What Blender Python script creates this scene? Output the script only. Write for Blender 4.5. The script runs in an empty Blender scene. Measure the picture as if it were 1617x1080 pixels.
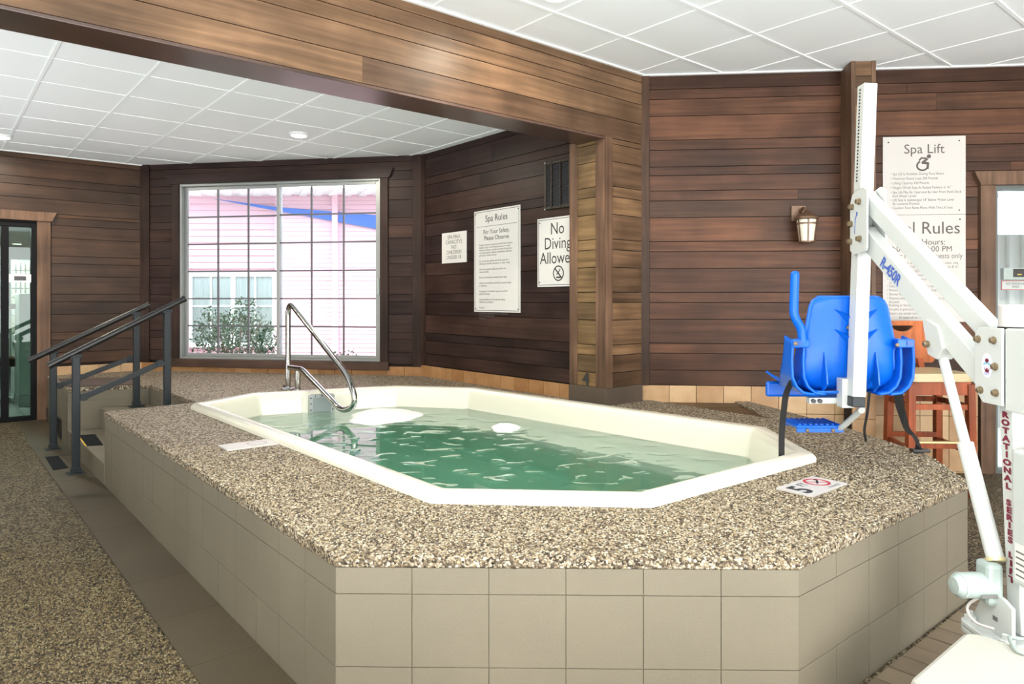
import bpy, bmesh, math, random
import numpy as np
from mathutils import Vector, Matrix
from mathutils.geometry import tessellate_polygon

random.seed(7)
SC = bpy.context.scene
COL = SC.collection

# ------------------------------------------------------------------ camera
H, F, HZ, CX = 1.28, 1108.0, 473.0, 808.5          # eye height, focal length (px), horizon row, centre column
cam_d = bpy.data.cameras.new('camera')
cam_d.sensor_width = 36.0
cam_d.lens = F / 1617.0 * 36.0
cam_d.shift_y = -(540.0 - HZ) / 1617.0
cam_d.clip_start = 0.05
cam = bpy.data.objects.new('camera', cam_d)
cam.location = (0, 0, H)
cam.rotation_euler = (math.pi / 2, 0, 0)
COL.objects.link(cam)
SC.camera = cam

# ------------------------------------------------------------------ plan directions
R = Vector((0.767, 0.6416, 0)).normalized()
L = Vector((-R.y, R.x, 0))
Z = Vector((0, 0, 1))
def rl(r, l, z=0.0):
    return R * r + L * l + Z * z

# ------------------------------------------------------------------ world, sun, lights, exposure
w = bpy.data.worlds.new('world'); SC.world = w; w.use_nodes = True
bg = w.node_tree.nodes['Background']
bg.inputs['Color'].default_value = (0.80, 0.90, 1.0, 1)
bg.inputs['Strength'].default_value = 8.5
sun_d = bpy.data.lights.new('sun', 'SUN'); sun_d.energy = 3.0; sun_d.angle = 0.02; sun_d.color = (1, 0.96, 0.9)
sun = bpy.data.objects.new('sun', sun_d); COL.objects.link(sun)
sun.rotation_euler = Vector((0.25, 0.62, -0.9)).to_track_quat('-Z', 'Y').to_euler()

def area(name, loc, direction, sx, sy, power, color=(1, 1, 1)):
    d = bpy.data.lights.new(name, 'AREA'); d.shape = 'RECTANGLE'; d.size = sx; d.size_y = sy
    d.energy = power; d.color = color
    o = bpy.data.objects.new(name, d); COL.objects.link(o)
    o.location = loc
    o.rotation_euler = Vector(direction).to_track_quat('-Z', 'Z').to_euler()
    return o
# daylight of the pool hall's window walls behind the camera (tilted up to brighten the ceilings), and the hall's lamps
area('daylight_hall_windows', rl(2.0, -4.3, 1.35), L + Z * .2, 9.0, 2.2, 560, (0.98, 0.99, 1.0))
area('daylight_side_windows', rl(-3.8, -1.2, 1.35), R + Z * .55, 5.0, 2.0, 60, (0.96, 0.98, 1.0))
area('added_uplight_hall', rl(-1.0, -2.0, .06), Z, 6.0, 4.4, 1080, (0.93, 0.98, 1.0))  # added fill at floor level behind the camera, brightens the hall ceiling
area('added_uplight_alcove', rl(-2.4, 5.9, .06), Z, 2.4, 3.6, 140, (0.92, 0.97, 1.0))  # added fill out of view on the left, brightens the alcove ceiling
area('ceiling_lamp_hall', rl(-0.4, 0.6, 2.96), -Z, 1.2, 1.2, 60, (1, 0.95, 0.86))
area('ceiling_lamp_hall_side', rl(4.2, -3.0, 2.96), -Z, 1.2, 1.2, 80, (1, 0.95, 0.86))

SC.view_settings.view_transform = 'Standard'
SC.view_settings.look = 'None'
SC.view_settings.gamma = 1.0
SC.view_settings.use_curve_mapping = False
SC.view_settings.exposure = 0.0
SC.cycles.max_bounces = 10
SC.cycles.transmission_bounces = 8
SC.cycles.sample_clamp_indirect = 6.0
SC.cycles.use_denoising = True

# ------------------------------------------------------------------ materials
def newmat(name):
    m = bpy.data.materials.new(name); m.use_nodes = True
    nt = m.node_tree
    return m, nt, nt.nodes['Principled BSDF']
def plain(name, col, rough=0.5, metal=0.0, spec=0.5, bump=0.0, bscale=60.0, var=0.0, coat=0.0):
    m, nt, b = newmat(name)
    b.inputs['Base Color'].default_value = (*col, 1)
    b.inputs['Roughness'].default_value = rough
    b.inputs['Metallic'].default_value = metal
    b.inputs['Specular IOR Level'].default_value = spec
    b.inputs['Coat Weight'].default_value = coat
    if bump or var:
        g = nt.nodes.new('ShaderNodeNewGeometry')
        n = nt.nodes.new('ShaderNodeTexNoise'); n.inputs['Scale'].default_value = bscale; n.inputs['Detail'].default_value = 4
        nt.links.new(g.outputs['Position'], n.inputs['Vector'])
        if bump:
            bp = nt.nodes.new('ShaderNodeBump'); bp.inputs['Strength'].default_value = bump; bp.inputs['Distance'].default_value = 0.004
            nt.links.new(n.outputs['Fac'], bp.inputs['Height']); nt.links.new(bp.outputs['Normal'], b.inputs['Normal'])
        if var:
            n2 = nt.nodes.new('ShaderNodeTexNoise'); n2.inputs['Scale'].default_value = 2.3; n2.inputs['Detail'].default_value = 5
            nt.links.new(g.outputs['Position'], n2.inputs['Vector'])
            rmp = nt.nodes.new('ShaderNodeValToRGB')
            rmp.color_ramp.elements[0].position = 0.3; rmp.color_ramp.elements[1].position = 0.7
            rmp.color_ramp.elements[0].color = (*[c * (1 - var) for c in col], 1)
            rmp.color_ramp.elements[1].color = (*[min(1, c * (1 + var)) for c in col], 1)
            nt.links.new(n2.outputs['Fac'], rmp.inputs['Fac']); nt.links.new(rmp.outputs['Color'], b.inputs['Base Color'])
    return m

def wood(name, cols, vertical=False, rough=0.42, scale=1.0, spec=0.2):
    m, nt, b = newmat(name)
    N, K = nt.nodes, nt.links
    oi = N.new('ShaderNodeObjectInfo'); g = N.new('ShaderNodeNewGeometry')
    mul = N.new('ShaderNodeMath'); mul.operation = 'MULTIPLY'; mul.inputs[1].default_value = 83.0
    K.new(oi.outputs['Random'], mul.inputs[0])
    add = N.new('ShaderNodeVectorMath'); add.operation = 'ADD'
    K.new(g.outputs['Position'], add.inputs[0]); K.new(mul.outputs[0], add.inputs[1])
    mp = N.new('ShaderNodeMapping')
    mp.inputs['Scale'].default_value = (26, 26, 1.2) if vertical else (1.3, 1.3, 30)
    K.new(add.outputs[0], mp.inputs['Vector'])
    n = N.new('ShaderNodeTexNoise'); n.inputs['Scale'].default_value = scale; n.inputs['Detail'].default_value = 5; n.inputs['Distortion'].default_value = 0.6
    K.new(mp.outputs[0], n.inputs['Vector'])
    ramp = N.new('ShaderNodeValToRGB'); e = ramp.color_ramp.elements
    e[0].position = 0.0; e[0].color = (*cols[0], 1); e[1].position = 1.0; e[1].color = (*cols[-1], 1)
    for i, c in enumerate(cols[1:-1]):
        x = e.new((i + 1) / (len(cols) - 1)); x.color = (*c, 1)
    K.new(oi.outputs['Random'], ramp.inputs['Fac'])
    r2 = N.new('ShaderNodeMapRange'); r2.inputs['From Min'].default_value = 0.3; r2.inputs['From Max'].default_value = 0.7
    r2.inputs['To Min'].default_value = 0.66; r2.inputs['To Max'].default_value = 1.3
    K.new(n.outputs['Fac'], r2.inputs['Value'])
    # broad weathering blotches
    n3 = N.new('ShaderNodeTexNoise'); n3.inputs['Scale'].default_value = 2.2; n3.inputs['Detail'].default_value = 3
    K.new(add.outputs[0], n3.inputs['Vector'])
    r3 = N.new('ShaderNodeMapRange'); r3.inputs['From Min'].default_value = 0.3; r3.inputs['From Max'].default_value = 0.75
    r3.inputs['To Min'].default_value = 0.62; r3.inputs['To Max'].default_value = 1.45
    K.new(n3.outputs['Fac'], r3.inputs['Value'])
    mm = N.new('ShaderNodeMath'); mm.operation = 'MULTIPLY'; K.new(r2.outputs[0], mm.inputs[0]); K.new(r3.outputs[0], mm.inputs[1])
    vm = N.new('ShaderNodeVectorMath'); vm.operation = 'SCALE'
    K.new(ramp.outputs['Color'], vm.inputs[0]); K.new(mm.outputs[0], vm.inputs['Scale'])
    K.new(vm.outputs[0], b.inputs['Base Color'])
    rr = N.new('ShaderNodeMapRange'); rr.inputs['To Min'].default_value = rough - 0.06; rr.inputs['To Max'].default_value = rough + 0.14
    K.new(n3.outputs['Fac'], rr.inputs['Value']); K.new(rr.outputs[0], b.inputs['Roughness'])
    b.inputs['Specular IOR Level'].default_value = spec
    bp = N.new('ShaderNodeBump'); bp.inputs['Strength'].default_value = 0.25; bp.inputs['Distance'].default_value = 0.002
    K.new(n.outputs['Fac'], bp.inputs['Height']); K.new(bp.outputs['Normal'], b.inputs['Normal'])
    return m

def pebble_mat(name, light=1.0, tint=(1, 1, 1)):
    m, nt, b = newmat(name)
    N, K = nt.nodes, nt.links
    g = N.new('ShaderNodeNewGeometry')
    v = N.new('ShaderNodeTexVoronoi'); v.inputs['Scale'].default_value = 105; v.inputs['Randomness'].default_value = 1
    K.new(g.outputs['Position'], v.inputs['Vector'])
    wn = N.new('ShaderNodeTexWhiteNoise'); wn.noise_dimensions = '3D'
    K.new(v.outputs['Color'], wn.inputs['Vector'])
    ramp = N.new('ShaderNodeValToRGB'); ramp.color_ramp.interpolation = 'LINEAR'
    pts = [(0, (.035, .027, .020)), (.16, (.10, .075, .05)), (.34, (.24, .18, .12)), (.55, (.40, .32, .22)), (.76, (.58, .49, .37)), (.92, (.75, .68, .56)), (1, (.48, .34, .17))]
    e = ramp.color_ramp.elements
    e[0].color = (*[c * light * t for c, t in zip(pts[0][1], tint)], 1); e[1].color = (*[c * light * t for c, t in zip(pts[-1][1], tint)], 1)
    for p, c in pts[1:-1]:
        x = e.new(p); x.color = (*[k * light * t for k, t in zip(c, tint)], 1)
    K.new(wn.outputs['Value'], ramp.inputs['Fac'])
    # the dark resin between the stones
    gap = N.new('ShaderNodeMapRange'); gap.inputs['From Min'].default_value = 0.42; gap.inputs['From Max'].default_value = 0.75
    gap.inputs['To Min'].default_value = 0; gap.inputs['To Max'].default_value = 0.8
    K.new(v.outputs['Distance'], gap.inputs['Value'])
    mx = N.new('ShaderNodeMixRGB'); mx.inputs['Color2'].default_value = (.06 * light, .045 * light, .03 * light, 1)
    K.new(gap.outputs[0], mx.inputs['Fac']); K.new(ramp.outputs['Color'], mx.inputs['Color1'])
    K.new(mx.outputs[0], b.inputs['Base Color'])
    b.inputs['Roughness'].default_value = 0.6; b.inputs['Specular IOR Level'].default_value = 0.25
    inv = N.new('ShaderNodeMath'); inv.operation = 'SUBTRACT'; inv.inputs[0].default_value = 1.0
    K.new(v.outputs['Distance'], inv.inputs[1])
    bp = N.new('ShaderNodeBump'); bp.inputs['Strength'].default_value = 0.8; bp.inputs['Distance'].default_value = 0.006
    K.new(inv.outputs[0], bp.inputs['Height']); K.new(bp.outputs['Normal'], b.inputs['Normal'])
    return m

def tile_mat(name, c0, c1, rough=0.45):
    m, nt, b = newmat(name)
    N, K = nt.nodes, nt.links
    oi = N.new('ShaderNodeObjectInfo'); g = N.new('ShaderNodeNewGeometry')
    add = N.new('ShaderNodeVectorMath'); add.operation = 'ADD'
    mul = N.new('ShaderNodeMath'); mul.operation = 'MULTIPLY'; mul.inputs[1].default_value = 57
    K.new(oi.outputs['Random'], mul.inputs[0]); K.new(g.outputs['Position'], add.inputs[0]); K.new(mul.outputs[0], add.inputs[1])
    n = N.new('ShaderNodeTexNoise'); n.inputs['Scale'].default_value = 9; n.inputs['Detail'].default_value = 3
    K.new(add.outputs[0], n.inputs['Vector'])
    s = N.new('ShaderNodeMath'); s.operation = 'ADD'
    K.new(n.outputs['Fac'], s.inputs[0])
    q = N.new('ShaderNodeMath'); q.operation = 'MULTIPLY_ADD'; q.inputs[1].default_value = 0.7; q.inputs[2].default_value = -0.35
    K.new(oi.outputs['Random'], q.inputs[0]); K.new(q.outputs[0], s.inputs[1])
    ramp = N.new('ShaderNodeValToRGB'); e = ramp.color_ramp.elements
    e[0].position = .2; e[1].position = .85; e[0].color = (*c0, 1); e[1].color = (*c1, 1)
    K.new(s.outputs[0], ramp.inputs['Fac']); K.new(ramp.outputs['Color'], b.inputs['Base Color'])
    b.inputs['Roughness'].default_value = rough
    return m

def emit(name, col, strength):
    m = bpy.data.materials.new(name); m.use_nodes = True
    nt = m.node_tree; nt.nodes.clear()
    o = nt.nodes.new('ShaderNodeOutputMaterial'); e = nt.nodes.new('ShaderNodeEmission')
    e.inputs['Color'].default_value = (*col, 1); e.inputs['Strength'].default_value = strength
    nt.links.new(e.outputs[0], o.inputs[0])
    return m

def pane_mat(name, tint, refl=1.0):
    m = bpy.data.materials.new(name); m.use_nodes = True
    nt = m.node_tree; nt.nodes.clear()
    o = nt.nodes.new('ShaderNodeOutputMaterial'); t = nt.nodes.new('ShaderNodeBsdfTransparent'); gl = nt.nodes.new('ShaderNodeBsdfGlossy')
    gl.inputs['Roughness'].default_value = 0.0
    t.inputs['Color'].default_value = (*tint, 1)
    fr = nt.nodes.new('ShaderNodeFresnel'); fr.inputs['IOR'].default_value = 1.45
    mu = nt.nodes.new('ShaderNodeMath'); mu.operation = 'MULTIPLY'; mu.inputs[1].default_value = refl
    mx = nt.nodes.new('ShaderNodeMixShader')
    nt.links.new(fr.outputs[0], mu.inputs[0]); nt.links.new(mu.outputs[0], mx.inputs[0])
    nt.links.new(t.outputs[0], mx.inputs[1]); nt.links.new(gl.outputs[0], mx.inputs[2]); nt.links.new(mx.outputs[0], o.inputs[0])
    return m

def water_mat():
    m, nt, b = newmat('spa_water')
    N, K = nt.nodes, nt.links
    b.inputs['Base Color'].default_value = (1, 1, 1, 1)
    b.inputs['Transmission Weight'].default_value = 1.0
    b.inputs['Roughness'].default_value = 0.0
    b.inputs['IOR'].default_value = 1.36
    out = [n for n in N if n.type == 'OUTPUT_MATERIAL'][0]
    va = N.new('ShaderNodeVolumeAbsorption'); va.inputs['Color'].default_value = (0.0, 0.80, 0.60, 1); va.inputs['Density'].default_value = 0.52
    K.new(va.outputs[0], out.inputs['Volume'])
    return m

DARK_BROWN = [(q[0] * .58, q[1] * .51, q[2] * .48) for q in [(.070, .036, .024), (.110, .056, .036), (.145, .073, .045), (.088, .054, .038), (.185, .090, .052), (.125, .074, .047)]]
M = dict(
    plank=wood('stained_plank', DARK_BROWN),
    plank_alcove=wood('stained_plank_alcove', [(.026, .0145, .013), (.040, .021, .017), (.030, .018, .017), (.055, .029, .021)], rough=.36),  # stained planks, their backlit dark purple look put into the colour
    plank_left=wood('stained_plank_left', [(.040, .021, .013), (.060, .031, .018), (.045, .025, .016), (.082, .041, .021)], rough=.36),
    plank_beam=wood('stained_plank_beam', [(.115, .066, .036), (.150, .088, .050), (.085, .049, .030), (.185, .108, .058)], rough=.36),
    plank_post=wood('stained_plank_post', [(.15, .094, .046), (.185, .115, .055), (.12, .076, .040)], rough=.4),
    trim=wood('stained_trim', [(.052, .028, .018), (.075, .040, .025), (.06, .034, .022)], vertical=True),
    trim_alcove=wood('stained_trim_alcove', [(.030, .017, .014), (.042, .023, .018)], vertical=True),  # alcove trim, darkened in its colour like the backlit planks
    trim_h=wood('stained_trim_horizontal', [(.050, .026, .018), (.065, .034, .024)], rough=.26, spec=.6),
    trim_brown=wood('weathered_trim', [(.115, .066, .042), (.145, .084, .054)], vertical=True),
    floorwood=wood('brown_step_boards', [(.07, .042, .02), (.095, .055, .027)]),
    backing=plain('dark_backing', (.02, .012, .009), .9),
    paint=plain('beige_block_paint', (.150, .130, .093), .62, bump=.25, bscale=160, var=.07),
    joint=plain('painted_joint', (.136, .118, .083), .8),
    strip=plain('cement_strip', (.060, .045, .026), .45, bump=.2, bscale=90, var=.12),
    paver=tile_mat('brown_paver', (.12, .088, .058), (.17, .13, .085), .6),
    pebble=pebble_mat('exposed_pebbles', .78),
    pebble_floor=pebble_mat('floor_pebbles', .32, (1.06, 1.0, .80)),  # yellower stones, also darkened for the weaker light on the left floor
    tile=tile_mat('clay_tile', (.36, .205, .095), (.52, .35, .19)),
    tile_dark=tile_mat('clay_tile_brown', (.30, .145, .055), (.45, .25, .11)),
    grout=plain('grout', (.42, .30, .20), .9),
    panel=plain('ceiling_panel', (.84, .86, .87), .9, bump=.15, bscale=240),
    grid=plain('ceiling_grid', (.88, .90, .90), .5),
    tub=plain('cream_fibreglass', (.80, .78, .66), .25, coat=.3),
    water=water_mat(),
    foam=plain('foam', (.93, .96, .95), .5, bump=.8, bscale=35),
    steel=plain('polished_steel', (.50, .50, .50), .14, metal=1),
    rail=plain('charcoal_paint', (.020, .025, .029), .38, spec=.25),
    black=plain('black_plastic', (.012, .012, .013), .35),
    strap=plain('black_webbing', (.01, .01, .011), .7),
    mat=plain('black_grit_mat', (.012, .013, .016), .85, spec=.1, bump=.5, bscale=300),
    brownmat=plain('brown_mat', (.085, .06, .05), .9, bump=.5, bscale=200),
    yellow=plain('yellow_stripe', (.75, .48, .06), .6),
    white=plain('white_powder_coat', (.52, .545, .53), .3, coat=.1),
    white_grey=plain('pale_grey_cast', (.33, .39, .37), .35),
    grey=plain('grey_plastic', (.48, .51, .50), .4),
    offwhite=plain('offwhite_lid', (.44, .43, .38), .4),
    blue=plain('blue_plastic', (.0015, .105, .56), .32, spec=.35),
    bolt=plain('rusty_bolt', (.20, .15, .09), .5, metal=.6),
    sign=plain('sign_board', (.70, .69, .67), .4),
    sign_warm=plain('sign_board_warm', (.53, .505, .485), .45),
    ink=plain('ink', (.03, .03, .03), .6),
    ink_grey=plain('ink_grey', (.13, .13, .125), .7),
    ink_brown=plain('ink_brown', (.10, .085, .08), .7),
    maroon=plain('maroon_ink', (.16, .012, .03), .5),
    blue_ink=plain('blue_ink', (.05, .11, .42), .5),
    red=plain('red_ink', (.42, .03, .035), .5),
    cherry=wood('cherry_wood', [(.24, .055, .02), (.29, .07, .025)], vertical=True, rough=.3),
    cherry_panel=wood('cherry_panel', [(.45, .125, .042), (.50, .145, .05)], vertical=True, rough=.28),
    vinyl=plain('tan_vinyl', (.50, .40, .24), .4),
    bronze=plain('bronze_paint', (.15, .085, .05), .4, metal=.3),
    frost=plain('frosted_glass', (.72, .70, .60), .3),
    vent=plain('brown_vent', (.035, .027, .021), .4, metal=.4),
    alu=plain('aluminium', (.30, .32, .32), .35, metal=.3),
    alu_dark=plain('dark_muntin', (.10, .10, .11), .4),
    frame_black=plain('black_anodised', (.006, .006, .007), .5, spec=.1),
    glass=pane_mat('window_glass', (.97, .99, .98)),
    glass_green=pane_mat('green_door_glass', (.62, .74, .70), 1.0),
    pink=plain('pink_siding', (.76, .47, .55), .7),
    ext_white=plain('white_exterior', (.88, .89, .90), .6),
    ext_blue=plain('blue_fascia', (.03, .12, .50), .5),
    curtain=plain('pale_curtain', (.86, .90, .92), .8),
    leaf=plain('shrub_leaf', (.024, .06, .026), .5),
    bark=plain('shrub_stem', (.16, .10, .06), .8),
    ground=plain('outside_ground', (.42, .36, .30), .9, var=.2),
    corridor_wall=plain('corridor_wall', (.55, .60, .57), .7),
    corridor_floor=tile_mat('corridor_tile', (.34, .38, .36), (.42, .46, .44), .25),
    corridor_wood=wood('dark_chair_wood', [(.05, .025, .015), (.07, .035, .02)], vertical=True),
    cushion=plain('pale_chair_cushion', (.66, .66, .62), .8),
    lamp=emit('lamp_glow', (1, .93, .80), 9.0),
    void=plain('dark_void', (.006, .006, .006), .9),
)

# ------------------------------------------------------------------ mesh helpers
class MB:
    def __init__(s): s.v = []; s.f = []
    def add(s, vs, fs):
        o = len(s.v); s.v += [Vector(v) for v in vs]; s.f += [tuple(i + o for i in f) for f in fs]; return s
    def box(s, c, u, v, n, du, dv, dn):          # centre, three axes, three full sizes
        c = Vector(c); u = Vector(u) * du / 2; v = Vector(v) * dv / 2; n = Vector(n) * dn / 2
        vs = [c + a * u + b * v + d * n for d in (-1, 1) for b in (-1, 1) for a in (-1, 1)]
        return s.add(vs, [(0, 2, 3, 1), (4, 5, 7, 6), (0, 1, 5, 4), (2, 6, 7, 3), (0, 4, 6, 2), (1, 3, 7, 5)])
    def abox(s, x0, x1, y0, y1, z0, z1):
        return s.box(((x0 + x1) / 2, (y0 + y1) / 2, (z0 + z1) / 2), (1, 0, 0), (0, 1, 0), (0, 0, 1), x1 - x0, y1 - y0, z1 - z0)
    def bar(s, a, b, wdt, hgt, up=Z):            # rectangular bar from a to b
        a, b = Vector(a), Vector(b); d = (b - a); ln = d.length; d.normalize()
        sd = d.cross(Vector(up)); sd.normalize(); u2 = sd.cross(d)
        return s.box((a + b) / 2, d, sd, u2, ln, wdt, hgt)
    def plate(s, O, U, V, N, outer, holes=(), t=0.01):    # flat plate with holes, from O (w=0) to w=t along N
        O, U, V, N = map(Vector, (O, U, V, N))
        loops = [list(outer)] + [list(h) for h in holes]
        flat = [p for lp in loops for p in lp]
        tris = tessellate_polygon([[Vector((p[0], p[1], 0)) for p in lp] for lp in loops])
        n = len(flat); vs = [O + U * p[0] + V * p[1] for p in flat]; vs += [q + N * t for q in vs]
        fs = [tuple(tr) for tr in tris] + [tuple(i + n for i in reversed(tr)) for tr in tris]
        o = 0
        for lp in loops:
            k = len(lp)
            for i in range(k):
                a, b = o + i, o + (i + 1) % k
                fs.append((a, b, b + n, a + n))
            o += k
        return s.add(vs, fs)
    def tube(s, pts, rad, seg=10, cap=True, closed=False):
        pts = [Vector(p) for p in pts]; n = len(pts)
        rads = rad if isinstance(rad, (list, tuple)) else [rad] * n
        prev = None; rings = []
        for i in range(n):
            if i == 0: t = pts[1] - pts[0]
            elif i == n - 1: t = pts[-1] - pts[-2]
            else: t = (pts[i + 1] - pts[i]).normalized() + (pts[i] - pts[i - 1]).normalized()
            t.normalize()
            if prev is None:
                a = t.cross(Z) if abs(t.z) < .95 else t.cross(Vector((1, 0, 0)))
            else:
                a = prev - t * prev.dot(t)
            a.normalize(); prev = a; b = t.cross(a)
            rings.append([pts[i] + (a * math.cos(2 * math.pi * k / seg) + b * math.sin(2 * math.pi * k / seg)) * rads[i] for k in range(seg)])
        vs = [p for r_ in rings for p in r_]; fs = []
        for i in range(n - 1):
            for k in range(seg):
                fs.append((i * seg + k, i * seg + (k + 1) % seg, (i + 1) * seg + (k + 1) % seg, (i + 1) * seg + k))
        if cap:
            fs.append(tuple(range(seg))[::-1]); fs.append(tuple((n - 1) * seg + k for k in range(seg)))
        return s.add(vs, fs)
    def lathe(s, O, prof, seg=24, axis=Z):        # prof: (radius, height)
        O = Vector(O); axis = Vector(axis).normalized()
        a = axis.cross(Vector((0, 1, 0)) if abs(axis.y) < .9 else Vector((1, 0, 0))).normalized(); b = axis.cross(a)
        vs, fs = [], []
        for r_, h in prof:
            for k in range(seg):
                th = 2 * math.pi * k / seg
                vs.append(O + axis * h + (a * math.cos(th) + b * math.sin(th)) * r_)
        for i in range(len(prof) - 1):
            for k in range(seg):
                fs.append((i * seg + k, i * seg + (k + 1) % seg, (i + 1) * seg + (k + 1) % seg, (i + 1) * seg + k))
        fs.append(tuple(range(seg))[::-1]); fs.append(tuple((len(prof) - 1) * seg + k for k in range(seg)))
        return s.add(vs, fs)
    def grid(s, fn, nu, nv):
        vs = [fn(i / (nu - 1), j / (nv - 1)) for j in range(nv) for i in range(nu)]
        fs = [(j * nu + i, j * nu + i + 1, (j + 1) * nu + i + 1, (j + 1) * nu + i) for j in range(nv - 1) for i in range(nu - 1)]
        return s.add(vs, fs)
    def mesh(s, name, mat, smooth=False, off=None):
        me = bpy.data.meshes.new(name)
        vs = s.v if off is None else [v - off for v in s.v]
        me.from_pydata([tuple(v) for v in vs], [], s.f)
        bm = bmesh.new(); bm.from_mesh(me)
        bmesh.ops.recalc_face_normals(bm, faces=bm.faces)
        if smooth:
            for f in bm.faces: f.smooth = True
            for e in bm.edges:
                if len(e.link_faces) == 2 and e.calc_face_angle(0) > math.radians(40): e.smooth = False
        bm.to_mesh(me); bm.free()
        if mat: me.materials.append(mat)
        return me

def tag(o, label=None, cat=None, group=None, kind=None):
    if label: o['label'] = label
    if cat: o['category'] = cat
    if group: o['group'] = group
    if kind: o['kind'] = kind
    return o
ROOTLOC = {}
def obj(name, mb, mat, parent=None, smooth=False, bevel=0.0, kind=None, loc=None, label=None):
    """one mesh object; mesh is given in world coordinates, its origin put at loc"""
    off = Vector(loc) if loc is not None else (sum(mb.v, Vector()) / len(mb.v))
    me = mb.mesh(name, mat, smooth, off)
    o = bpy.data.objects.new(name, me); COL.objects.link(o)
    o.location = off
    if parent is not None:
        o.parent = parent; o.location = off - ROOTLOC[parent.name]
    ROOTLOC[o.name] = off
    if bevel:
        b = o.modifiers.new('bevel', 'BEVEL'); b.width = bevel; b.segments = 2; b.limit_method = 'ANGLE'
    if kind: o['kind'] = kind
    if label: o['label'] = label
    return o
def empty(name, loc, label, cat, group=None):
    o = bpy.data.objects.new(name, None); COL.objects.link(o); o.location = loc; o.empty_display_size = .1
    ROOTLOC[o.name] = Vector(loc)
    return tag(o, label, cat, group)
_unit = {}
def unit_cube(mat):
    if mat.name not in _unit:
        _unit[mat.name] = MB().abox(-.5, .5, -.5, .5, -.5, .5).mesh('piece', mat)
    return _unit[mat.name]
def piece(name, parent, mat, c, u, du, dv, dz, tilt=0.0):
    """a shared unit box: centre c, horizontal direction u, sizes along u, across, up"""
    o = bpy.data.objects.new(name, unit_cube(mat)); COL.objects.link(o)
    c = Vector(c); o.parent = parent
    o.location = c - ROOTLOC[parent.name]
    o.rotation_euler = (tilt, 0, math.atan2(u.y, u.x)); o.scale = (du, dv, dz)
    return o
def text_mesh(txt, size, mat, O, U, V, N, align='LEFT', spacing=1.0, line=1.0, extrude=0.0006, bold=0.0, squeeze=1.0):
    cu = bpy.data.curves.new('lettering', 'FONT'); cu.body = txt; cu.size = size; cu.align_x = align
    cu.space_character = spacing; cu.space_line = line; cu.resolution_u = 3; cu.offset = bold
    t = bpy.data.objects.new('lettering_tmp', cu)
    me = bpy.data.meshes.new_from_object(t)
    bpy.data.objects.remove(t)
    mb = MB()
    vs = [Vector(O) + Vector(U) * v.co.x * squeeze + Vector(V) * v.co.y for v in me.vertices]
    n = Vector(N)
    mb.v = [v + n * extrude for v in vs]; mb.f = [tuple(p.vertices) for p in me.polygons]
    bpy.data.meshes.remove(me)
    return mb
def lettering(txt, size, mat, O, U, V, N, parent, name='lettering', **k):
    mb = text_mesh(txt, size, mat, O, U, V, N, **k)
    return obj(name, mb, mat, parent)
def disc_ring(mb, O, U, V, N, r0, r1, seg=28, t=.0006):
    outer = [(r1 * math.cos(2 * math.pi * k / seg), r1 * math.sin(2 * math.pi * k / seg)) for k in range(seg)]
    inner = [(r0 * math.cos(2 * math.pi * k / seg), r0 * math.sin(2 * math.pi * k / seg)) for k in range(seg)]
    mb.plate(O, U, V, N, outer, [inner], t); return mb
def disc(mb, O, U, V, N, r1, seg=20, t=.0006):
    mb.plate(O, U, V, N, [(r1 * math.cos(2 * math.pi * k / seg), r1 * math.sin(2 * math.pi * k / seg)) for k in range(seg)], (), t); return mb
def rrect(x0, x1, y0, y1, r, n=4):
    pts = []
    for cx, cy, a in ((x1 - r, y1 - r, 0), (x0 + r, y1 - r, 90), (x0 + r, y0 + r, 180), (x1 - r, y0 + r, 270)):
        for k in range(n + 1):
            t = math.radians(a + 90 * k / n); pts.append((cx + r * math.cos(t), cy + r * math.sin(t)))
    return pts
def fillet(pts, rad, n=6):
    """round the inner corners of a 3-D polyline"""
    pts = [Vector(p) for p in pts]; out = [pts[0]]
    for i in range(1, len(pts) - 1):
        a, b, c = pts[i - 1], pts[i], pts[i + 1]
        r_ = rad[i - 1] if isinstance(rad, (list, tuple)) else rad
        d1, d2 = (a - b), (c - b); r1 = min(r_, d1.length * .49, d2.length * .49)
        p, q = b + d1.normalized() * r1, b + d2.normalized() * r1
        for k in range(n + 1):
            t = k / n; out.append(p * (1 - t) ** 2 + b * 2 * t * (1 - t) + q * t * t)
    out.append(pts[-1]); return out
def inset(poly, d):
    """inset a counter-clockwise 2-D polygon by d"""
    n = len(poly); out = []
    for i in range(n):
        p0, p1, p2 = (Vector(poly[(i + k) % n]) for k in (-1, 0, 1))
        e1, e2 = (p1 - p0).normalized(), (p2 - p1).normalized()
        n1, n2 = Vector((-e1.y, e1.x)), Vector((-e2.y, e2.x))
        m = (n1 + n2).normalized(); out.append(p1 + m * d / max(.3, m.dot(n1)))
    return [tuple(p) for p in out]
def clip(poly, a, b, c):
    """keep the part of poly with a*x+b*y<=c"""
    out = []
    for i in range(len(poly)):
        p, q = poly[i], poly[(i + 1) % len(poly)]
        dp, dq = a * p[0] + b * p[1] - c, a * q[0] + b * q[1] - c
        if dp <= 0: out.append(p)
        if dp * dq < 0:
            t = dp / (dp - dq); out.append((p[0] + (q[0] - p[0]) * t, p[1] + (q[1] - p[1]) * t))
    return out
def at(px, py, z):
    d = (H - z) * F / (py - HZ); return Vector(((px - CX) / F * d, d, z))
def atd(px, py, d):
    return Vector(((px - CX) / F * d, d, H - (py - HZ) * d / F))

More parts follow.
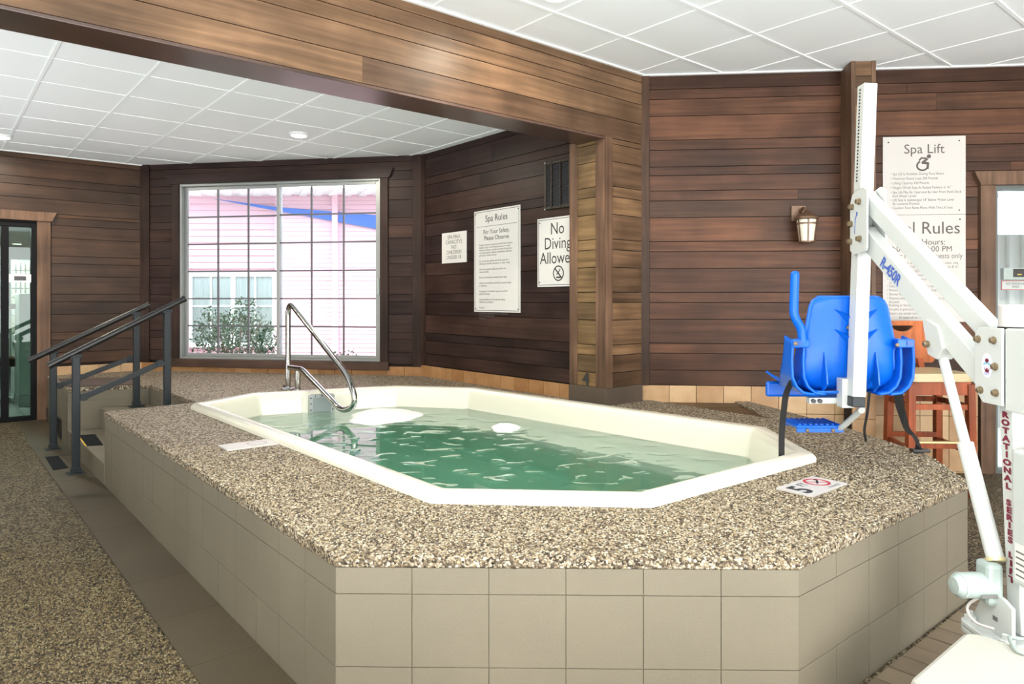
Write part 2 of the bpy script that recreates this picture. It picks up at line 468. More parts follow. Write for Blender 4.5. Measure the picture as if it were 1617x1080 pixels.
class Wall:
    """a vertical wall plane: p0, direction u (towards the right as one faces it), n towards the room"""
    def __init__(s, p0, u):
        s.p = Vector((p0[0], p0[1], 0)); s.u = Vector((u[0], u[1], 0)).normalized(); s.n = Vector((s.u.y, -s.u.x, 0))
    def s_of(s, px):
        k = (px - CX) / F
        return (k * s.p.y - s.p.x) / (s.u.x - k * s.u.y)
    def hit(s, px, py):
        t = s.s_of(px); q = s.p + s.u * t
        return t, H - (py - HZ) * q.y / F
    def pt(s, t, z, o=0.0):
        return s.p + s.u * t + s.n * o + Z * z
    def box(s, mb, t0, t1, z0, z1, o0, o1):
        return mb.box(s.pt((t0 + t1) / 2, (z0 + z1) / 2, (o0 + o1) / 2), s.u, s.n, Z, t1 - t0, abs(o1 - o0), z1 - z0)

ZD = 0.51          # deck height
ZM, ZA = 3.0, 2.745    # main and alcove ceiling
WOOD0 = 0.625
levels = [WOOD0, WOOD0 + .115]
k = 0
while levels[-1] < 3.2:
    levels.append(levels[-1] + (.129, .077, .183)[k % 3]); k += 1

PA = Vector((-.905, 7.10, 0)); PB = Vector((-4.035, 7.65, 0))
PP = Vector((.674, 5.10, 0))                   # front corner of the post
PC = Vector((.97, 5.40, 0))
W_back = Wall(PB, PA - PB)
W_right = Wall(PA, -L)
W_left = Wall(PB - R * 6.5, R)
W_far = Wall(PC, (.996, -.089))
LBE = PP.dot(L)                                # the beam's face plane l
RCO = PP.dot(R)
backlen = (PA - PB).length

def wall_solid(name, W, t0, t1, z0, z1, openings, mat=None, thick=.1):
    mb = MB(); xs = sorted({t0, t1, *[o[0] for o in openings], *[o[1] for o in openings]})
    zs = sorted({z0, z1, *[o[2] for o in openings], *[o[3] for o in openings]})
    for i in range(len(xs) - 1):
        for j in range(len(zs) - 1):
            cx, cz = (xs[i] + xs[i + 1]) / 2, (zs[j] + zs[j + 1]) / 2
            if any(o[0] < cx < o[1] and o[2] < cz < o[3] for o in openings): continue
            W.box(mb, xs[i], xs[i + 1], zs[j], zs[j + 1], -thick - .02, -.02)
    return obj(name, mb, mat or M['backing'], kind='structure')
def planks(parent, W, t0, t1, z0, z1, mat, openings=(), joints=0.25, thick=.022):
    for j in range(len(levels) - 1):
        a, b = max(levels[j], z0), min(levels[j + 1], z1)
        if b - a < .012: continue
        cuts = sorted({a, b, *[z for o in openings for z in (o[2], o[3]) if a + .004 < z < b - .004]})
        for q in range(len(cuts) - 1):
            za, zb = cuts[q], cuts[q + 1]; zc = (za + zb) / 2
            segs = [(t0, t1)]
            for o in openings:
                if o[2] < zc < o[3]:
                    segs = [p for sg in segs for p in ((sg[0], min(sg[1], o[0])), (max(sg[0], o[1]), sg[1])) if p[1] - p[0] > .01]
            for sa, sb in segs:
                if sb - sa > 2.0 and random.random() < joints:
                    m_ = sa + (sb - sa) * random.uniform(.3, .7); parts = [(sa, m_), (m_, sb)]
                else: parts = [(sa, sb)]
                for pa, pb in parts:
                    piece('plank', parent, mat, W.pt((pa + pb) / 2, zc, -.02 + thick / 2), W.u, pb - pa - .0015, thick, zb - za - .0055, tilt=random.uniform(.012, .03))
def vtrim(name, W, tc, wdt, z0, z1, out=.02, mat=None, parent=None, **kw):
    mb = MB(); W.box(mb, tc - wdt / 2, tc + wdt / 2, z0, z1, -.02, out)
    return obj(name, mb, mat or M['trim'], parent, bevel=.002, kind=None if parent else 'structure')
def tiles(parent, W, t0, t1, z0, z1, tw, th, mat, top=None, gap=.004):
    n = max(1, round((t1 - t0) / tw)); tw = (t1 - t0) / n
    zs = []; z = z1
    while z > z0 + .01:
        zs.append((max(z0, z - th), z)); z -= th
    for za, zb in zs:
        for i in range(n):
            piece('tile', parent, mat, W.pt(t0 + (i + .5) * tw, (za + zb) / 2, .012 + random.uniform(-.001, .001)), W.u, tw - gap, .018, zb - za - gap)
# ================================================================== SETTING
TUB = [(1.46, 2.23), (2.06, 1.655), (3.25, 1.625), (3.72, 2.15), (3.55, 4.70), (3.10, 5.25), (1.97, 5.56), (1.43, 5.24)]
area2 = lambda P: sum(P[i][0] * P[(i + 1) % len(P)][1] - P[(i + 1) % len(P)][0] * P[i][1] for i in range(len(P)))
assert area2(TUB) > 0
NOTCH = [(4.262, 3.49), (4.21, 2.42), (4.73, 3.02)]
NR = 1.56
DECK = [(.944, 1.955), (1.99, 1.05), (3.39, 1.04), (3.84, 1.36), (4.276, 1.98), (4.80, 2.95), (4.73, 3.02), (4.21, 2.42), (4.262, 3.49), (4.23, 3.52), (4.23, 3.85), (3.90, 3.85),
        (3.90, 6.02), (1.83, 8.48), (.944, 8.48), (.944, 7.12), (NR, 7.0), (NR, 5.56), (.944, 5.49)]
FS = [(-4.2, -4.7), (9.0, -4.7), (9.0, -1.2), (4.2, 3.6), (4.2, 6.3), (1.8, 8.6), (-4.2, 8.6)]

# ---- floor: exposed pebbles, with a pit for the tub
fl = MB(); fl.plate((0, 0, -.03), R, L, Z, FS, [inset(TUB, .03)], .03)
floor = obj('floor', fl, M['pebble_floor'], kind='structure')
pit = MB(); pit.plate((0, 0, -.75), R, L, Z, TUB, (), .02); pit_o = obj('floor', pit, M['backing'], kind='structure')
# cement strip along the left side of the platform (separate slabs) and brown pavers along the right side
l0 = 1.2
while l0 < 8.4:
    ln = .46
    piece('slab', floor, M['strip'], rl(.823, l0 + ln / 2, .0005), L, ln - .003, .243, .012)
    l0 += ln
mbed = MB(); mbed.plate((0, 0, -.01), R, L, Z, [(1.55, .30), (4.42, .30), (4.42, 1.03), (1.55, 1.03)], (), .012); obj('mortar_bed', mbed, M['strip'], floor)
for i in range(25):
    for j in range(3):
        piece('paver', floor, M['paver'], rl(1.61 + i * .112, 1.03 - .118 - j * .238, random.uniform(.001, .004)), R, .105, .231, .014)
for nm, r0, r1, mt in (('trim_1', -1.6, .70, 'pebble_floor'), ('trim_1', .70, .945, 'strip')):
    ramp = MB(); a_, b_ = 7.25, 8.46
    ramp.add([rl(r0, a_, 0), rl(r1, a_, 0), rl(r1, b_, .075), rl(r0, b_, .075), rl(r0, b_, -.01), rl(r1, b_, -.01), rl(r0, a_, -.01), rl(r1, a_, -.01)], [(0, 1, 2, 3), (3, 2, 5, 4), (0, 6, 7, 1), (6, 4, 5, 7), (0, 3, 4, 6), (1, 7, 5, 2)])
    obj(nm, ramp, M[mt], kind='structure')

# ---- walls
# back wall with the window
wx0, wx1 = W_back.s_of(284), W_back.s_of(601)
wz1 = W_back.hit(292, 291)[1]; wz0 = W_back.hit(292, 566)[1]
OPW = (wx0, wx1, wz0, wz1)
wall_back = wall_solid('wall_back', W_back, -.15, backlen + .15, 0, ZA + .2, [OPW])
TR = .085
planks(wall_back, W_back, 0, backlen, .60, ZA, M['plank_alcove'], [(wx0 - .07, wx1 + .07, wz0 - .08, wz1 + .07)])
# right alcove wall
wall_right = wall_solid('wall_right', W_right, -.1, 2.2, 0, ZA + .2, [])
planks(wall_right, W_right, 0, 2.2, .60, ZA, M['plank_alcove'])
# left alcove wall with the door
dt0, dt1 = W_left.s_of(-62), W_left.s_of(58)
dz1 = W_left.hit(57, 352)[1]
OPD = (dt0, dt1, .07, dz1)
wall_left = wall_solid('wall_left', W_left, 0, 6.5, 0, ZA + .2, [OPD])
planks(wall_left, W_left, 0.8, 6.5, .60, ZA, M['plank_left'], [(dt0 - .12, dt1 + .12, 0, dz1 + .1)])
tiles(wall_left, W_left, dt1 + .13, 6.5, ZD - .01, .60, .20, .12, M['tile'])
tiles(wall_back, W_back, 0, backlen, ZD - .01, .60, .185, .12, M['tile_dark'])
tiles(wall_right, W_right, 0, 2.2, ZD - .01, .62, .185, .14, M['tile_dark'])
# far wall with sconce, signs and the right-hand door
gx0, gx1 = W_far.s_of(1569), W_far.s_of(1569) + .98
gz1 = W_far.hit(1572, 293)[1]
OPG = (gx0, gx1, 0, gz1)
wall_far = wall_solid('wall_far', W_far, -.12, 5.6, 0, ZM + .1, [OPG])
planks(wall_far, W_far, 0.02, 4.6, WOOD0, ZM, M['plank'], [(gx0 - .11, gx1 + .11, 0, gz1 + .11)], joints=.35)
tiles(wall_far, W_far, 0.03, gx0 - .12, 0, WOOD0, .198, .205, M['tile'])
# enclosing walls outside the picture
enc = MB()
for a, b in (((-4.1, -4.6), (-4.1, 8.6)), ((-4.2, -4.6), (9.0, -4.6)), ((8.9, -4.6), (8.9, -1.1))):
    p, q = rl(*a), rl(*b); enc.bar(p + Z * 1.55, q + Z * 1.55, .1, 3.1)
obj('wall_hall', enc, plain('hall_paint', (.62, .56, .47), .7), kind='structure')
# corner trims
vtrim('trim_2', W_back, .045, .11, ZD + .08, ZA, .02, M['trim_alcove'])
vtrim('trim_3', W_back, backlen - .05, .10, ZD + .08, ZA, .02, M['trim_alcove'])
vtrim('trim_4', W_right, .03, .06, ZD + .09, ZA, .02, M['trim_alcove'])
vtrim('trim_5', W_far, W_far.s_of(1016), .085, WOOD0, ZM, .03)

# ---- pilaster on the far wall
tl, tr = W_far.s_of(1328), W_far.s_of(1328) + .165
pm = MB(); W_far.box(pm, tl + .012, tr - .012, .0, ZM, 0, .19)
pil = obj('wall_pilaster', pm, M['backing'], kind='structure')
for e in (tl + .012, tr - .012):
    vtrim('corner_board', W_far, e, .03, WOOD0, ZM, .205, M['trim_brown'], pil)
for j in range(len(levels) - 1):
    a, b = levels[j], min(levels[j + 1], ZM)
    if b - a > .01: piece('plank', pil, M['plank_beam'], W_far.pt((tl + tr) / 2, (a + b) / 2, .185), W_far.u, tr - tl - .05, .03, b - a - .006)
sd = MB(); sd.box(W_far.pt(tl + .006, (WOOD0 + ZM) / 2, .09), W_far.u, W_far.n, Z, .012, .18, ZM - WOOD0)
obj('side_board', sd, M['trim_h'], pil)
tiles(pil, Wall(W_far.pt(tl, 0, .195), W_far.u), 0, tr - tl, 0, WOOD0, .2, .205, M['tile'])

# ---- post and beam
PW, PD = .41, .345
cm = MB(); cm.plate((0, 0, ZD - .02), R, L, Z, [(RCO + .02, LBE + .02), (RCO + PW, LBE + .02), (RCO + PW, LBE + PD), (RCO + .02, LBE + PD)], (), 2.0)
post = obj('wall_post', cm, M['backing'], kind='structure')
W_pl = Wall(PP + L * PD, -L); W_pr = Wall(PP, R)
zb0, zb1 = .635, 2.465
for W, t0, t1 in ((W_pl, .05, PD - .07), (W_pr, .07, PW)):
    planks(post, W, t0, t1, zb0, zb1, M['plank_post'] if W is W_pl else M['plank_beam'])
vtrim('corner_board', W_pl, .03, .075, zb0, zb1, .012, M['trim_brown'], post)
vtrim('corner_board', W_pl, PD - .04, .08, zb0, zb1, .012, M['trim_brown'], post)
vtrim('corner_board', W_pr, .036, .072, zb0, zb1, .012, M['trim_brown'], post)
bb = MB(); bb.plate((0, 0, ZD - .005), R, L, Z, [(RCO - .03, LBE - .03), (RCO + PW - .02, LBE - .03), (RCO + PW - .02, LBE + PD), (RCO - .03, LBE + PD)], (), .13)
obj('base_block', bb, plain('grey_base_board', (.085, .062, .045), .6, bump=.3, var=.3), post, bevel=.004)
lettering('4', .135, M['ink'], W_pl.pt(.165, .645, .006), W_pl.u, Z, W_pl.n, post, name='house_number', align='CENTER', bold=.004, extrude=.004)

W_bm = Wall(PP - R * 7.9, R); TB = 7.9 + PW
bmx = MB(); bmx.plate((0, 0, zb1), R, L, Z, [(RCO - 7.9, LBE + .02), (RCO + PW, LBE + .02), (RCO + PW, LBE + .26), (RCO - 7.9, LBE + .26)], (), ZM - zb1 + .08)
beam = obj('wall_beam', bmx, M['backing'], kind='structure')
zs = [zb1, zb1 + .15, zb1 + .30, zb1 + .385, zb1 + .47, ZM + .02]
for i in range(len(zs) - 1):
    cut = 5.95 if i == 0 else (random.uniform(3, 5))
    for a, b in ((0, cut), (cut, TB)):
        piece('plank', beam, M['plank_beam'], W_bm.pt((a + b) / 2, (zs[i] + zs[i + 1]) / 2, -.008), R, b - a - .001, .024, zs[i + 1] - zs[i] - .006, tilt=.02)
sf = MB(); sf.plate((0, 0, zb1 - .018), R, L, Z, [(RCO - 7.9, LBE - .006), (RCO + .02, LBE - .006), (RCO + .02, LBE + .262), (RCO - 7.9, LBE + .262)], (), .018)
obj('soffit_board', sf, M['trim_h'], beam, bevel=.003)
bkp = MB(); bkp.plate((0, 0, zb1), R, L, Z, [(RCO - 7.9, LBE + .262), (RCO + .05, LBE + .262), (RCO + .05, LBE + .28), (RCO - 7.9, LBE + .28)], (), ZA - zb1)
obj('back_board', bkp, M['plank_alcove'], beam)

# ---- ceilings: one slab each, every panel and runner a piece
def ceiling(z, region, r_off, dr, l_off, dl, runner, tee, shifts=()):
    s = MB(); s.plate((0, 0, z + .03), R, L, Z, region, (), .05)
    c = obj('ceiling', s, M['void'], kind='structure')
    rs = [p[0] for p in region]; ls = [p[1] for p in region]
    i0, i1 = math.floor((min(rs) - r_off) / dr), math.ceil((max(rs) - r_off) / dr)
    j0, j1 = math.floor((min(ls) - l_off) / dl), math.ceil((max(ls) - l_off) / dl)
    npan = 0
    def clip_region(poly):
        n = len(region)
        for q in range(n):
            a, b = region[q], region[(q + 1) % n]
            ex, ey = b[0] - a[0], b[1] - a[1]
            poly = clip(poly, ey, -ex, ey * a[0] - ex * a[1])
            if len(poly) < 3: return []
        return poly
    far = []
    for i in range(i0, i1):
        for j in range(j0, j1):
            g = .004
            q = [(r_off + i * dr + g, l_off + j * dl + g), (r_off + (i + 1) * dr - g, l_off + j * dl + g), (r_off + (i + 1) * dr - g, l_off + (j + 1) * dl - g), (r_off + i * dr + g, l_off + (j + 1) * dl - g)]
            q = clip_region(q)
            if len(q) < 3 or abs(area2(q)) < .004: continue
            cx = sum(p[0] for p in q) / len(q); cy = sum(p[1] for p in q) / len(q); wp = rl(cx, cy)
            vis = wp.y > .8 and abs(wp.x) < wp.y * .9
            dz = random.uniform(0, .002)
            for (sx, sy, sdz, sdr) in shifts:
                if (i, j) == (sx, sy): q = [(p[0] - sdr, p[1]) for p in q]; dz += sdz
            m = MB(); m.plate((0, 0, z + dz), R, L, Z, q, (), .016)
            if vis: obj('ceiling_panel', m, M['panel'], c); npan += 1
            else: far.append(m)
    fm = MB()
    for m in far: fm.add(m.v, m.f)
    if fm.v: tag(obj('ceiling_panels', fm, M['panel'], c), kind='stuff')
    for i in range(i0, i1 + 1):
        r_ = r_off + i * dr; q = clip_region([(r_ - runner[0] / 2, min(ls)), (r_ + runner[0] / 2, min(ls)), (r_ + runner[0] / 2, max(ls)), (r_ - runner[0] / 2, max(ls))])
        if len(q) > 2:
            m = MB(); m.plate((0, 0, z - runner[1]), R, L, Z, q, (), .012); obj('grid_runner', m, M['grid'], c)
    for j in range(j0, j1 + 1):
        l_ = l_off + j * dl; q = clip_region([(min(rs), l_ - tee[0] / 2), (max(rs), l_ - tee[0] / 2), (max(rs), l_ + tee[0] / 2), (min(rs), l_ + tee[0] / 2)])
        if len(q) > 2:
            m = MB(); m.plate((0, 0, z - tee[1]), R, L, Z, q, (), .012); obj('grid_tee', m, M['grid'], c)
    return c
ceil_alcove = ceiling(ZA, [(-4.1, LBE + .28), (RCO + .075, LBE + .28), (RCO + .075, 6.03), (PB.dot(R), PB.dot(L)), (-4.1, PB.dot(L))], .585, .533, 5.055, .588, (.020, .005), (.010, .003))
ceil_hall = ceiling(ZM, [(-4.1, -4.6), (8.9, -4.6), (8.9, -1.17), (4.24, 3.495), (-4.1, LBE)], 2.896, .615, 3.06, .585, (.012, .004), (.022, .006))
for a_, b_, z_ in (((-4.1, LBE - .012), (RCO + PW, LBE - .012), ZM), ((PC.dot(R) - .01, PC.dot(L) - .03), (8.8, PC.dot(L) - .03 - (8.8 - PC.dot(R))), ZM), ((-4.1, PB.dot(L) - .012), (PB.dot(R), PB.dot(L) - .012), ZA)):
    p_, q_ = rl(*a_, z_ - .006), rl(*b_, z_ - .006); m = MB(); m.bar(p_, q_, .028, .010); obj('trim_6', m, M['grid'], kind='structure')
roof = MB(); roof.plate((0, 0, 3.2), R, L, Z, [(-4.3, -4.8), (9.2, -4.8), (9.2, -1.2), (4.2, 3.75), (4.0, 6.2), (1.85, 8.7), (-4.3, 8.7)], (), .2)
obj('roof', roof, M['ext_white'], kind='structure')

# ================================================================== SPA PLATFORM
plat = empty('spa_platform', rl(2.2, 3.5, 0), 'raised beige block platform topped with exposed pebbles around the spa', 'platform')
core = MB(); core.plate((0, 0, 0), R, L, Z, inset(DECK[:6] + DECK[9:], .006), [inset(TUB, .05)], ZD - .036)
obj('block_base', core, M['joint'], plat)
top = MB(); top.plate((0, 0, ZD - .034), R, L, Z, DECK, [inset(TUB, .02)], .034)
obj('pebble_topping', top, M['pebble'], plat, bevel=.005)
nf = MB(); nf.plate((0, 0, ZD - .034), R, L, Z, [(p[0], p[1]) for p in NOTCH], (), .006)
obj('recess_floor', nf, M['floorwood'], plat)
for i, (ta, tb) in enumerate(((0, .33), (.34, .66), (.67, 1))):
    A, B, C_ = (Vector(p) for p in NOTCH)
    q = [tuple(A.lerp(B, ta)), tuple(A.lerp(B, tb)), tuple(C_.lerp(B, tb)), tuple(C_.lerp(B, ta))]
    m = MB(); m.plate((0, 0, ZD - .028), R, L, Z, q, (), .014); obj('board', m, M['floorwood'], plat)
def facing(a, b, rows, tw, name='block_tile'):
    pa, pb = rl(*a), rl(*b); W = Wall(pa, pb - pa); ln = (pb - pa).length; n = max(1, round(ln / tw)); t = ln / n
    for za, zb in rows:
        for i in range(n):
            piece(name, plat, M['paint'], W.pt((i + .5) * t, (za + zb) / 2, -.008 + random.uniform(-.0006, .0006)), W.u, t - .0024, .012, zb - za - .0024)
ROWS = [(0, .178), (.178, .397), (.397, ZD - .033)]
facing(DECK[0], DECK[1], ROWS, .2205)
facing(DECK[1], DECK[2], ROWS, .2205)
facing(DECK[2], DECK[3], ROWS, .2205); facing(DECK[3], DECK[4], ROWS, .2205); facing(DECK[4], DECK[5], ROWS, .2205)
facing(DECK[-1], DECK[0], ROWS, .2205)
facing(DECK[-5], DECK[-4], ROWS, .2205); facing(DECK[-4], DECK[-3], ROWS, .3); facing(DECK[-3], DECK[-2], ROWS, .4); facing(DECK[-2], DECK[-1], ROWS, .3)
for z, r0 in ((.15, .944), (.33, 1.18)):
    m = MB(); m.plate((0, 0, 0), R, L, Z, [(r0, 5.50 + (r0 - .944) * .1), (NR + .01, 5.55), (NR + .01, 7.01), (r0, 7.1 - (r0 - .944) * .16)], (), z)
    obj('step', m, M['paint'], plat, bevel=.006)

# ---- the stones themselves where they are near enough to be told apart (thousands: joined as stuff)
def inside(P, poly):
    x, y = P[:, 0], P[:, 1]; res = np.zeros(len(P), bool); n_ = len(poly)
    for q in range(n_):
        x0, y0 = poly[q]; x1, y1 = poly[(q + 1) % n_]
        c_ = ((y0 > y) != (y1 > y)); res ^= c_ & (x < (x1 - x0) * (y - y0) / ((y1 - y0) if y1 != y0 else 1e-9) + x0)
    return res
rg_ = np.random.default_rng(11)
Rn, Ln = np.array(R), np.array(L)
def stones(name, parent, C, T, B, N, pal, wts, size=1.0):
    n_ = len(C); a = rg_.uniform(.0034, .0062, n_) * size; b = a * rg_.uniform(.6, 1.0, n_); h = rg_.uniform(.0022, .0042, n_) * size
    th = rg_.uniform(0, 6.283, n_)
    t2 = T * np.cos(th)[:, None] + B * np.sin(th)[:, None]; b2 = -T * np.sin(th)[:, None] + B * np.cos(th)[:, None]
    k5 = np.arange(5) * 2 * math.pi / 5
    tv = np.concatenate([np.stack([np.cos(k5), np.sin(k5), np.full(5, -.35)], 1), np.stack([.72 * np.cos(k5 + .63), .72 * np.sin(k5 + .63), np.full(5, .7)], 1), [[0, 0, 1.0]]])
    V = C[:, None, :] + tv[None, :, 0:1] * (t2 * a[:, None])[:, None, :] + tv[None, :, 1:2] * (b2 * b[:, None])[:, None, :] + tv[None, :, 2:3] * (N * h[:, None])[:, None, :]
    F_ = []
    for q in range(5):
        r_ = (q + 1) % 5; F_ += [(q, r_, 5 + q), (r_, 5 + r_, 5 + q), (5 + q, 5 + r_, 10)]
    F_ = np.array(F_); FF = (F_[None] + (np.arange(n_) * 11)[:, None, None]).reshape(-1)
    me = bpy.data.meshes.new(name); me.vertices.add(n_ * 11); me.vertices.foreach_set('co', V.reshape(-1).astype(np.float32))
    nf = n_ * 15; me.loops.add(nf * 3); me.loops.foreach_set('vertex_index', FF.astype(np.int32)); me.polygons.add(nf)
    me.polygons.foreach_set('loop_start', np.arange(0, nf * 3, 3, dtype=np.int32)); me.polygons.foreach_set('loop_total', np.full(nf, 3, np.int32))
    me.polygons.foreach_set('use_smooth', np.ones(nf, bool)); me.update(calc_edges=True)
    col = np.array(pal)[rg_.choice(len(pal), n_, p=np.array(wts) / sum(wts))] * rg_.uniform(.75, 1.2, (n_, 1))
    ca = me.color_attributes.new('stone', 'FLOAT_COLOR', 'POINT'); c4 = np.ones((n_, 11, 4), np.float32); c4[:, :, :3] = col[:, None, :]
    ca.data.foreach_set('color', c4.reshape(-1)); me.materials.append(M['stone'])
    o = bpy.data.objects.new(name, me); COL.objects.link(o); o.parent = parent; o.location = -ROOTLOC[parent.name]; ROOTLOC[o.name] = Vector()
    o['kind'] = 'stuff'; return o
m_, nt_, b_ = newmat('loose_stone'); at_ = nt_.nodes.new('ShaderNodeAttribute'); at_.attribute_name = 'stone'
nt_.links.new(at_.outputs['Color'], b_.inputs['Base Color']); b_.inputs['Roughness'].default_value = .5; b_.inputs['Specular IOR Level'].default_value = .3; M['stone'] = m_
PAL = [(.40, .34, .25), (.29, .225, .145), (.49, .46, .38), (.125, .09, .056), (.045, .033, .023), (.20, .175, .14)]; PAL = [(c[0], c[1] * .985, c[2] * .9) for c in PAL]; WT = [3, 3, 1.6, 2.6, 2.4, 2]
def field(r0, r1, l0, l1, sp, keep, z):
    gr_, gl_ = np.meshgrid(np.arange(r0, r1, sp), np.arange(l0, l1, sp)); P = np.stack([gr_.ravel(), gl_.ravel()], 1); P += rg_.uniform(-.42, .42, P.shape) * sp
    P = P[keep(P)]; W_ = P[:, :1] * Rn + P[:, 1:] * Ln; y = W_[:, 1]; px_ = CX + W_[:, 0] / np.maximum(y, .1) * F
    pr_ = np.clip((3.9 - y) / .9, 0, 1); k_ = (y > .9) & (px_ > -80) & (px_ < 1700) & (rg_.uniform(0, 1, len(P)) < pr_)
    W_ = W_[k_]; W_[:, 2] = z; return W_
mkr = [(1.057 * R.x + 2.825 * R.y - .01, 0), ]
MKC = (at(1223, 773, ZD) + at(1340.6, 765.7, ZD)) / 2
def keep_deck(P):
    k_ = inside(P, inset(DECK, .001)) & ~inside(P, inset(TUB, -.004))
    k_ &= ~((abs(P[:, 0] - MKC.dot(R)) < .152) & (abs(P[:, 1] - MKC.dot(L)) < .08)); return k_
def flat_frames(n_): return np.tile(Rn, (n_, 1)), np.tile(Ln, (n_, 1)), np.tile([0, 0, 1.0], (n_, 1))
C_ = field(.9, 4.0, 1.0, 5.0, .0092, keep_deck, ZD - .0005); stones('pebbles', plat, C_, *flat_frames(len(C_)), PAL, WT)
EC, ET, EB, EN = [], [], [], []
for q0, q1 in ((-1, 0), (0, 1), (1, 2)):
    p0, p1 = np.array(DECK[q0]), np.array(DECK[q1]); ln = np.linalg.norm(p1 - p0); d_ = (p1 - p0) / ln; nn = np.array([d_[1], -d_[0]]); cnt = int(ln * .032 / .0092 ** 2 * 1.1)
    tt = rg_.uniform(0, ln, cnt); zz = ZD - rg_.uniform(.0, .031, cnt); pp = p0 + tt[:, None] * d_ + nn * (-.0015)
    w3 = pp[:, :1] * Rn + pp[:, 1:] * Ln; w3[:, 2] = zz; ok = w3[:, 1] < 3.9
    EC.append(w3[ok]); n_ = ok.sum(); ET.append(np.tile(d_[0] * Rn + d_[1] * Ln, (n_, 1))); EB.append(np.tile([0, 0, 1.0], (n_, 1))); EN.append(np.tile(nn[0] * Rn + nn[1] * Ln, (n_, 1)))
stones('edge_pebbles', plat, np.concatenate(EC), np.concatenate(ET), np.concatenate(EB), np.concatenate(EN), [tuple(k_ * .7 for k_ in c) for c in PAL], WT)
C_ = field(-1.6, .695, 1.2, 5.0, .0092, lambda P: P[:, 0] < .695, .0005); stones('pebbles', floor, C_, *flat_frames(len(C_)), [tuple(c * f_ for c, f_ in zip(p_, (.37, .335, .235))) for p_ in PAL], WT)  # floor stones yellowed, with the weaker light there put into their colour

# ---- the tub
def rings(profile, grow=0.0):
    m = MB(); n = len(TUB); vs = []; fs = []
    for d, z in profile: vs += [rl(p[0], p[1], z) for p in inset(TUB, d - grow)]
    for i in range(len(profile) - 1):
        for q in range(n):
            fs.append((i * n + q, i * n + (q + 1) % n, (i + 1) * n + (q + 1) % n, (i + 1) * n + q))
    return m.add(vs, fs), n
INNER = [(.13, .43), (.15, .25), (.165, .09), (.20, .055), (.47, .05), (.50, .02), (.56, -.45), (.60, -.50)]
PROF = [(0, .49), (0, .528), (.008, .542), (.022, .549), (.08, .548), (.095, .543), (.108, .53)] + INNER
tm, n = rings(PROF); tm.f.append(tuple((len(PROF) - 1) * n + q for q in range(n)))
tub_root = empty('spa_tub', rl(2.5, 3.5, ZD), 'cream fibreglass spa tub sunk into the pebble deck', 'spa tub')
tub = obj('shell', tm, M['tub'], tub_root, smooth=True)
tub.modifiers.new('bevel', 'BEVEL').width = .02; tub.modifiers['bevel'].segments = 3
# note: solid thickness below the rim
WZ = .385
wp = [(.1375, WZ)] + [(p[0], p[1] - .004) for p in INNER if p[1] < WZ]
wm, n = rings(wp, .003); wm.f.append(tuple(q for q in range(n))[::-1]); wm.f.append(tuple((len(wp) - 1) * n + q for q in range(n)))
water = obj('water', wm, M['water'])
tag(water, 'green rippled water filling the cream spa tub', 'water')
nt = M['water'].node_tree; N_, K_ = nt.nodes, nt.links
g_ = N_.new('ShaderNodeNewGeometry'); mp_ = N_.new('ShaderNodeMapping'); mp_.inputs['Scale'].default_value = (7.0, 9.0, 0.0)
n1 = N_.new('ShaderNodeTexNoise'); n1.inputs['Scale'].default_value = 1.0; n1.inputs['Detail'].default_value = 0.4; n1.inputs['Roughness'].default_value = .45; n1.inputs['Distortion'].default_value = .6
K_.new(g_.outputs['Position'], mp_.inputs['Vector']); K_.new(mp_.outputs[0], n1.inputs['Vector'])
rp_ = N_.new('ShaderNodeMapRange'); rp_.interpolation_type = 'SMOOTHSTEP'; rp_.inputs['From Min'].default_value = .56; rp_.inputs['From Max'].default_value = .90
K_.new(n1.outputs['Fac'], rp_.inputs['Value'])
bp_ = N_.new('ShaderNodeBump'); bp_.inputs['Strength'].default_value = 1.0; bp_.inputs['Distance'].default_value = 0.012
K_.new(rp_.outputs[0], bp_.inputs['Height']); K_.new(bp_.outputs['Normal'], N_['Principled BSDF'].inputs['Normal'])
# skimmer plate on the far end wall of the tub
e0, e1 = rl(1.97, 5.56), rl(3.10, 5.25); W_sk = Wall(e0, e1 - e0)
st, sz = W_sk.s_of(505), .40
O = W_sk.pt(st - .01, .452, .150)
sm = MB(); sm.plate(O, W_sk.u, Z, W_sk.n, rrect(-.10, .10, -.085, .075, .018), [rrect(-.07, .07, -.07, .045, .008)], .012)
sk = obj('skimmer_frame', sm, M['alu'], tub_root, smooth=True)
m = MB(); m.plate(O, W_sk.u, Z, W_sk.n, rrect(-.07, .07, -.07, .045, .008), (), .003); obj('skimmer_flap', m, plain('skimmer_grey', (.22, .27, .27), .3), sk)
m = MB()
for a, b in ((-.085, -.05), (-.085, .0), (-.085, .045), (.085, -.05), (.085, 0), (.085, .045), (-.05, .061), (0, .061), (.05, .061)):
    m.lathe(O + W_sk.u * a + Z * b + W_sk.n * .012, [(.006, 0), (.004, .004)], 8, W_sk.n)
obj('screws', m, M['black'], sk)
rp = MB(); rp.plate(W_sk.pt(st + .03, .40, .117), W_sk.u, Z, W_sk.n, rrect(-.19, .21, -.15, .115, .03), (), .022)
obj('skimmer_surround', rp, M['tub'], tub_root, smooth=True, bevel=.008)
jt = MB(); jp = at(1238, 712, .47); jt.lathe(jp, [(.02, 0), (.022, .01), (.008, .014)], 12, rl(-.6, .6, 0)); obj('jet_nozzle', jt, M['black'], tub_root, smooth=True)
